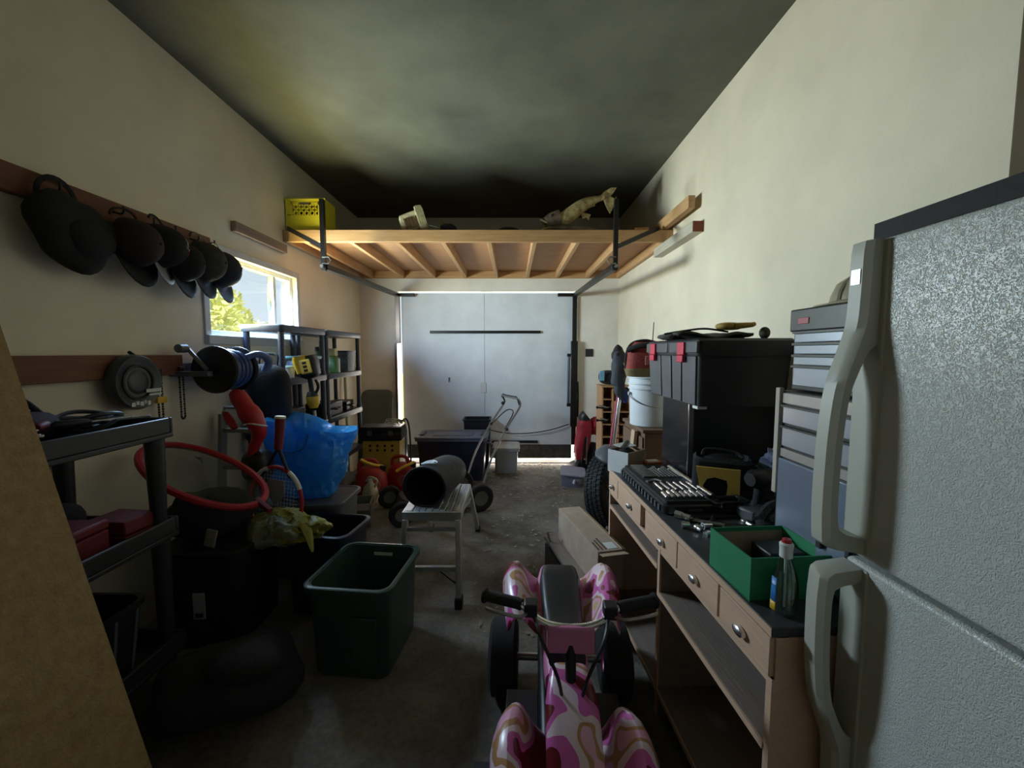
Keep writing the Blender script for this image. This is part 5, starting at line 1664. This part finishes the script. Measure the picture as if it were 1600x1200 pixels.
MB().prism([(0, 0), (.035, .0), (.02, -.05)], -.003, .003, Matrix.Translation((.0, -.075, .26)) @ Euler((R(90), 0, 0)).to_matrix().to_4x4()).build('yellow_corner', M('corner_yellow', (.6, .45, .15), .7), t)
MB().blob((.05, .02, .0), (.06, .05, .14), .4, 3).build('blue_rag', M('rag_blue', (.03, .06, .25), .8), t)
solo(MB().tube([(1.02, 3.10, .956), (1.055, 3.12, 1.68)], [.006, .003], 6), 'thin_rod', m_dark, 'thin dark rod rising behind the red tool bag', 'rod')
t = thing('cream_plank', 'short pale plank leaning on the brown cabinet side', 'board', (.79, 2.80, .0))
MB().bar((-.04, -.0, .0), (.045, 0.0, .93), .075, .02, (1, 0, 0)).build('plank', M('plank_pale', (.50, .36, .24), .7), t)

# leaning polisher pole
t = thing('floor_polisher', 'silver pole with dark domed disc leaning before the wooden organiser', 'tool', (.84, 3.26, 0))
A, B = Vector((-.05, -.02, .66)), Vector((.03, .02, 1.24))
MB().tube([Vector((-.075, -.03, .05)), A, B], .016, 10).build('pole', m_chrome, t)
MB().tube([A + Vector((-.018, 0, .02)), B + Vector((-.02, 0, -.02))], .007, 8).build('red_cable', M('cable_pink', (.55, .06, .16), .5), t)
MB().tube([B - Vector((.008, .002, .02)), B + Vector((.012, .004, .10))], [.02, .022], 10).build('grip', m_dark, t)
MB().lathe([(.13, .0), (.135, .02), (.10, .07), (.05, .09), (.001, .095)], 26, Matrix.Translation((-.05, -.02, .62)) @ Euler((R(15), R(8), 0)).to_matrix().to_4x4()).build('disc_guard', M('guard_grey', (.09, .095, .11), .4), t, solid=.004)
MB().cyl((-.075, -.03, 0), (-.075, -.03, .05), .03, .02, 12).build('foot', m_rubber, t)

# organiser
t = thing('wooden_organiser', 'wooden organiser with pigeonholes and small drawers near the far corner', 'organiser', (1.07, 4.36, 0))
m_org = wood('organiser_wood', (.34, .17, .08), (.44, .24, .12), 'Z')
W, D, H = .30, .26, 1.10
b = MB()
b.box(-W / 2, -W / 2 + .014, -D / 2, D / 2, 0, H).build('side_panel', m_org, t)
MB().box(W / 2 - .014, W / 2, -D / 2, D / 2, 0, H).build('side_panel', m_org, t)
MB().box(-.045, -.031, -D / 2, D / 2 - .012, 0, H - .014).build('divider', m_org, t)
MB().box(-W / 2 + .014, W / 2 - .014, D / 2 - .012, D / 2, 0, H).build('back_panel', m_org, t)
MB().box(-W / 2 - .005, W / 2 + .005, -D / 2 - .005, D / 2, H, H + .014).build('top_board', m_org, t)
for k in range(8):
    z = .06 + k * .13
    MB().box(-W / 2 + .014, -.045, -D / 2, D / 2 - .012, z, z + .01).build('shelf', m_org, t)
    if k < 7:
        d_ = MB().box(-.028, .028, -D / 2 - .006, D / 2 - .03, z, z + .118).build('drawer', M('drawer_front', (.50, .20, .12), .55, var=.1), t, bevel=.002)
        MB().blob((0, -D / 2 - .014, z + .06), (.016, .016, .016), nu=8, nv=6).build('knob', m_black, d_)
        MB().box(.034, W / 2 - .014, -D / 2, D / 2 - .012, z, z + .01).build('shelf', m_org, t)
rnd = random.Random(3)
for k, (z, lab) in enumerate(((.864, 'dark pair of shears sticking out of the upper pigeonhole'), (.734, 'grey clamp sticking out of the second pigeonhole'))):
    tt_ = thing('hand_tool', lab, 'hand tool', (.97, 4.23, z), R(-12 + 10 * k), 'hand tools in the organiser')
    MB().tube([(-.09, -.02, .03), (.0, 0, .02), (.03, .06, .016)], .009, 8).build('arm', m_blackm, tt_)
    MB().tube([(-.075, -.03, .055), (.0, 0, .03), (.035, .06, .026)], .007, 8).build('arm', m_steel, tt_)
    MB().blob((-.095, -.02, .03), (.03, .02, .03), nu=8, nv=6).build('knob', m_blackm, tt_)
t = thing('black_pouch', 'black pouch with light blue tab on top of the wooden organiser', 'pouch', (1.03, 4.33, 1.116))
MB().blob((0, 0, .08), (.26, .16, .16), .18, 51, e=.7).build('pouch_body', m_dark, t)
MB().box(-.135, -.085, -.09, -.075, .05, .15).build('blue_tab', M('tab_blue', (.15, .32, .48), .5), t, bevel=.004)
MB().tube(smooth_path([(.05, -.05, .14), (.1, -.06, .17), (.13, -.03, .12)], 4), .008, 6).build('strap', m_dark, t)

# red bag on wheels by the door
t = thing('golf_bag_cart', 'red and black bag on a small wheeled frame beside the door track', 'bag', (.93, 5.02, 0))
MB().blob((-.07, -.03, .40), (.19, .17, .56), .16, 6, nu=26, nv=18, e=.75, fr=7, crease=.3, rot=(0, R(6), 0)).build('bag_body', M('bag_crimson', (.36, .015, .03), .6, bump=.3, bs=25), t)
MB().blob((.10, .02, .56), (.22, .18, .26), .25, 61, nu=26, nv=18, e=.8, rot=(0, R(20), 0), fr=8, crease=.4).build('side_pouch', M('bag_crimson', (.36, .015, .03)), t)
MB().tube(smooth_path([(-.055, -.03, .64), (-.05, -.03, .68), (-.03, -.03, .70)], 3), [.07] * 7, 12).build('bag_collar', m_black, t)
MB().tube([(-.10, -.12, .09), (-.05, -.11, .45)], .010, 8).build('frame_tube', m_blackm, t)
MB().tube([(-.04, -.12, .12), (-.03, -.11, .45)], .009, 8).build('frame_tube', m_steel, t)
MB().blob((.08, -.0, .20), (.24, .18, .36), .25, 62, e=.8).build('lower_bag', m_dark, t)
MB().lathe([(.03, -.03), (.07, -.035), (.085, -.02), (.085, .02), (.07, .035), (.03, .03)], 20, Matrix.Translation((-.09, -.07, .085)) @ Euler((R(90), 0, R(25))).to_matrix().to_4x4(), cap=True).build('wheel', m_rubber, t)
MB().lathe([(.03, -.03), (.07, -.035), (.085, -.02), (.085, .02), (.07, .035), (.03, .03)], 20, Matrix.Translation((.12, -.07, .085)) @ Euler((R(90), 0, R(-20))).to_matrix().to_4x4(), cap=True).build('wheel', m_rubber, t)

# clear tub on the floor
t = thing('clear_tub', 'small clear plastic tub with tilted lid on the leafy floor', 'tub', (.66, 4.50, 0), R(-8))
MB().rings([rr(.20, .20, .03, 0), rr(.25, .25, .035, .13), rr(.24, .24, .03, .13), rr(.19, .19, .03, .006)]).build('tub_body', M('tub_clear', (.38, .40, .52), .25, var=.2, trans=.5), t)
MB().rings([[Euler((R(5), R(4), 0)).to_matrix() @ p for p in rr(.27, .27, .04, z)] for z in (.146, .16)]).build('lid', M('tub_lid', (.45, .47, .58), .3, trans=.3), t)
MB().blob((0, 0, .05), (.16, .16, .085), .3, 71).build('contents', M('tub_stuff', (.10, .10, .16), .7), t)
MB().tube([(.02, -.13, .05), (.03, -.128, .09)], .012, 8).build('clip', m_label, t)

# tyre
t = thing('car_tyre', 'black car tyre leaning against the brown cabinet past the workbench', 'tyre', (.815, 3.42, .0), 0, rot=(0, 0, R(52)))
tm = Matrix.Translation((0, 0, .30)) @ Euler((R(90) - R(9), 0, 0)).to_matrix().to_4x4()
b = MB()
prof = [(.185, -.07), (.20, -.085), (.25, -.092), (.285, -.08), (.298, -.06), (.30, 0), (.298, .06), (.285, .08), (.25, .092), (.20, .085), (.185, .07), (.18, .0)]
rg = []
for k in range(48):
    a = 2 * PI * k / 48
    rg.append([tm @ Vector((r_ * math.cos(a), r_ * math.sin(a), z)) for r_, z in prof])
b.rings(rg, closed=True)
b.build('carcass', m_rubber, t)
for zoff in (-.055, -.02, .02, .055):
    b = MB()
    for k in range(48):
        a = 2 * PI * (k + (.5 if zoff in (-.02, .055) else 0)) / 48
        b.box(-.007, .007, -.013, .013, -.013, .013, tm @ Matrix.Rotation(a, 4, 'Z') @ Matrix.Translation((.299, 0, zoff)))
    o = b.build('tread_band', m_rubber, t)
    o['kind'] = 'stuff'
MB().lathe([(.186, -.075), (.205, -.09), (.21, -.094), (.215, -.09)], 40, tm).build('bead_ring', m_black, t)

# long carton on a low rack
t = thing('low_rack', 'low dark plank rack on the floor under the long carton', 'rack', (.45, 2.38, 0), R(12.5))
MB().box(-.16, .02, -.36, .36, .215, .235).build('plank', wood('plank_grey', (.20, .16, .13), (.28, .23, .19), 'Y'), t)
for y in (-.30, .30):
    MB().box(-.15, -.12, y - .02, y + .02, 0, .215).build('leg', m_blackm, t)
    MB().box(-.02, .01, y - .02, y + .02, 0, .215).build('leg', m_blackm, t)
MB().box(-.155, -.145, -.36, .36, .02, .19).build('side_board', m_black, t)
t = thing('long_carton', 'long worn cardboard carton lying beside the workbench', 'box', (.445, 2.37, .236), R(12.5))
MB().box(-.075, .065, -.31, .31, 0, .205).build('carton_body', M('card_worn', (.40, .30, .23), .85, var=.16, vs_=7, bump=.2), t, bevel=.003)
MB().cbox((.0, -.335, .20), (.14, .06, .004), (R(-12), 0, 0)).build('flap', m_card, t)
MB().cbox((.075, .0, .2), (.03, .6, .004), (0, R(25), 0)).build('side_flap', m_card, t)
MB().box(-.01, .045, -.29, -.22, .2055, .207).build('paper_label', m_label, t)
for k in range(3):
    MB().box(-.065 + k * .02, -.055 + k * .02, -.29, -.20 + .02 * k, .2052, .2062).build('print_mark', M('ink', (.10, .07, .05), .8), t)
solo(MB().tube(smooth_path([(.27, 2.72, .006), (.255, 2.62, .20), (.23, 2.60, .30), (.26, 2.58, .31)], 5), .007, 6), 'bent_wire', M('wire_rust', (.28, .22, .18), .6), 'thin bent wire standing at the far end of the low rack', 'wire')

# ================================================================== PINK CAMOUFLAGE KIDS QUAD
def mat_camo():
    m = bpy.data.materials.new('pink_camo')
    m.use_nodes = True
    n = m.node_tree
    bb = n.nodes['Principled BSDF']
    bb.inputs['Roughness'].default_value = .28
    tcx = n.nodes.new('ShaderNodeTexCoord')
    nz = n.nodes.new('ShaderNodeTexNoise')
    nz.inputs['Scale'].default_value = 6.5
    nz.inputs['Detail'].default_value = 1.2
    nz.inputs['Distortion'].default_value = .5
    n.links.new(tcx.outputs['Object'], nz.inputs[0])
    rmp = n.nodes.new('ShaderNodeValToRGB')
    rmp.color_ramp.interpolation = 'CONSTANT'
    e = rmp.color_ramp.elements
    e[0].position = 0
    e[0].color = (.16, .012, .02, 1)
    e[1].position = .40
    e[1].color = (.62, .13, .42, 1)
    for p_, c_ in ((.48, (.80, .62, .70, 1)), (.56, (.50, .26, .12, 1)), (.61, (.82, .42, .60, 1)), (.68, (.62, .46, .22, 1))):
        x = e.new(p_)
        x.color = c_
    n.links.new(nz.outputs[0], rmp.inputs[0])
    n.links.new(rmp.outputs[0], bb.inputs['Base Color'])
    return m


m_camo = mat_camo()
m_pink = M('pink_plastic', (.66, .22, .42), .35, var=.06)
q = thing('kids_quad', 'pink camouflage kids quad bike with black seat in the foreground', 'quad bike', (.185, 1.40, 0), R(-3))
# +y is the rear of the quad, the front points to the camera
for sx_ in (-1, 1):
    for y, r_ in ((-.36, .14), (.30, .15)):
        wh = MB().lathe([(.05, -.05), (r_ * .8, -.06), (r_, -.045), (r_, .045), (r_ * .8, .06), (.05, .05)], 24, Matrix.Translation((sx_ * .235, y, r_)) @ Euler((0, R(90), 0)).to_matrix().to_4x4()).build('wheel', m_rubber, q)
        MB().lathe([(.001, -.03), (.05, -.035), (.06, -.05), (.06, .05), (.05, .035), (.001, .03)], 16, Matrix.Translation((sx_ * .235, y, r_)) @ Euler((0, R(90), 0)).to_matrix().to_4x4()).build('hub', m_pink, wh)
MB().box(-.09, .09, -.40, .34, .14, .30).build('chassis', m_blackm, q, bevel=.02)
for y in (-.36, .30):
    MB().cyl((-.18, y, .145), (.18, y, .145), .015, n=10).build('axle', m_steel, q)
# seat
rg = []
for y, w_, z, h_ in ((-.13, .12, .47, .07), (-.02, .13, .46, .07), (.12, .15, .465, .075), (.26, .165, .50, .085), (.33, .15, .51, .07), (.35, .11, .505, .04)):
    rg.append([Vector((p.x, y, z + p.y)) for p in rr(w_, h_, .028, 0)])
MB().rings(rg).build('seat', M('seat_vinyl', (.022, .026, .032), .36), q)
rg = []
for y, w_, z, h_ in ((-.15, .14, .40, .09), (.12, .17, .40, .10), (.30, .20, .44, .11), (.375, .16, .47, .10)):
    rg.append([Vector((p.x, y, z + p.y)) for p in rr(w_, h_, .03, 0)])
MB().rings(rg).build('seat_cowl', m_pink, q)
# rear fenders
for s_ in (-1, 1):
    b = MB()
    rows = []
    prof = [(.075, .44), (.105, .455), (.135, .49), (.16, .53), (.185, .545), (.215, .53), (.235, .47)]
    ys = [(.02, -.05, .80), (.10, .0, .9), (.20, .02, 1.0), (.30, .03, 1.03), (.37, .0, 1.0), (.40, -.05, .96)]
    for y, dz, k in ys:
        rows.append([Vector((s_ * (.075 + (x - .075) * k), y, z + dz * ((x - .06) / .17))) for x, z in prof])
    nn_ = len(prof)
    b.add([p for r_ in rows for p in r_], [(i * nn_ + j, (i + 1) * nn_ + j, (i + 1) * nn_ + j + 1, i * nn_ + j + 1) for i in range(len(ys) - 1) for j in range(nn_ - 1)])
    b.build('rear_fender', m_camo, q, solid=.008, sub=1)
    b = MB()
    rows = []
    for y, dz, k in ((-.50, -.09, .85), (-.45, -.02, .95), (-.36, .0, 1.0), (-.27, -.01, .95), (-.2, -.05, .8)):
        rows.append([Vector((s_ * (.07 + (x - .075) * k), y, z - .11 + dz)) for x, z in prof])
    b.add([p for r_ in rows for p in r_], [(i * nn_ + j, (i + 1) * nn_ + j, (i + 1) * nn_ + j + 1, i * nn_ + j + 1) for i in range(4) for j in range(nn_ - 1)])
    b.build('front_fender', m_camo, q, solid=.008, sub=1)
    # floor between seat and fenders, foot rest
    MB().box(s_ * .15 - .06, s_ * .15 + .06, -.2, .1, .15, .165).build('foot_rest', m_black, q, bevel=.004)
rg = []
for y, w_, z, h_ in ((-.50, .12, .33, .06), (-.42, .15, .37, .10), (-.30, .15, .44, .12), (-.20, .12, .47, .09)):
    rg.append([Vector((p.x, y, z + p.y)) for p in rr(w_, h_, .03, 0)])
MB().rings(rg).build('front_cowl', m_camo, q)
MB().box(-.07, .07, -.245, -.225, .575, .655).build('number_plate', m_pink, q, bevel=.006)
# steering
MB().cyl((0, -.28, .40), (0, -.22, .64), .016, n=10).build('steering_column', m_blackm, q)
hb = smooth_path([(-.245, -.17, .70), (-.15, -.20, .695), (-.08, -.225, .66), (0, -.225, .645), (.08, -.225, .66), (.15, -.20, .695), (.245, -.17, .70)], 5)
MB().tube(hb, .010, 10).build('handlebar', m_chrome, q)
for s_ in (-1, 1):
    gp = MB().tube([(s_ * .145, -.20, .695), (s_ * .16, -.195, .697), (s_ * .25, -.168, .70), (s_ * .262, -.164, .70)], [.017, .017, .017, .020], 12).build('grip', m_rubber, q)
    MB().cyl((s_ * .258, -.166, .70), (s_ * .264, -.164, .70), .023, n=12).build('grip_end', m_rubber, gp)
    MB().tube(smooth_path([(s_ * .12, -.21, .685), (s_ * .15, -.25, .69), (s_ * .22, -.245, .70), (s_ * .25, -.23, .70)], 4), .0055, 8).build('brake_lever', m_steel, q)
    MB().box(s_ * .118 - .02, s_ * .118 + .02, -.235, -.19, .675, .715).build('lever_mount', m_black, q, bevel=.005)
    MB().tube(smooth_path([(s_ * .11, -.215, .68), (s_ * .09, -.29, .66), (s_ * .04, -.31, .55), (s_ * .02, -.28, .42)], 5), .005, 6).build('cable', m_black, q)

# ================================================================== LEAF LITTER (nobody could count it)
rnd = random.Random(11)
b = MB()
for k in range(1300):
    x = rnd.gauss(.22, .38)
    y = 5.35 - abs(rnd.gauss(0, .75))
    if k % 6 == 0:
        x, y = rnd.uniform(-.25, .5), rnd.uniform(2.0, 5.2)
    if not (-1.2 < x < .85) or y < 1.7:
        continue
    s_ = rnd.uniform(.007, .026)
    a = rnd.uniform(0, 6.28)
    u = Vector((math.cos(a), math.sin(a), rnd.uniform(-.15, .15)))
    v = Vector((-math.sin(a), math.cos(a), rnd.uniform(-.15, .15)))
    c = Vector((x, y, .004 + rnd.uniform(0, .006)))
    b.add([c - u * s_, c - v * s_ * .45, c + u * s_ * 1.1, c + v * s_ * .45], [(0, 1, 2, 3)])
o = b.build('leaf_litter', M('dry_leaves', (.18, .13, .08), .9, 0, 0, 3, 0, 1, col2=(.50, .41, .32)), smooth=False)
tag(o, 'dry leaf litter scattered on the floor near the garage door', 'leaves')
o['kind'] = 'stuff'
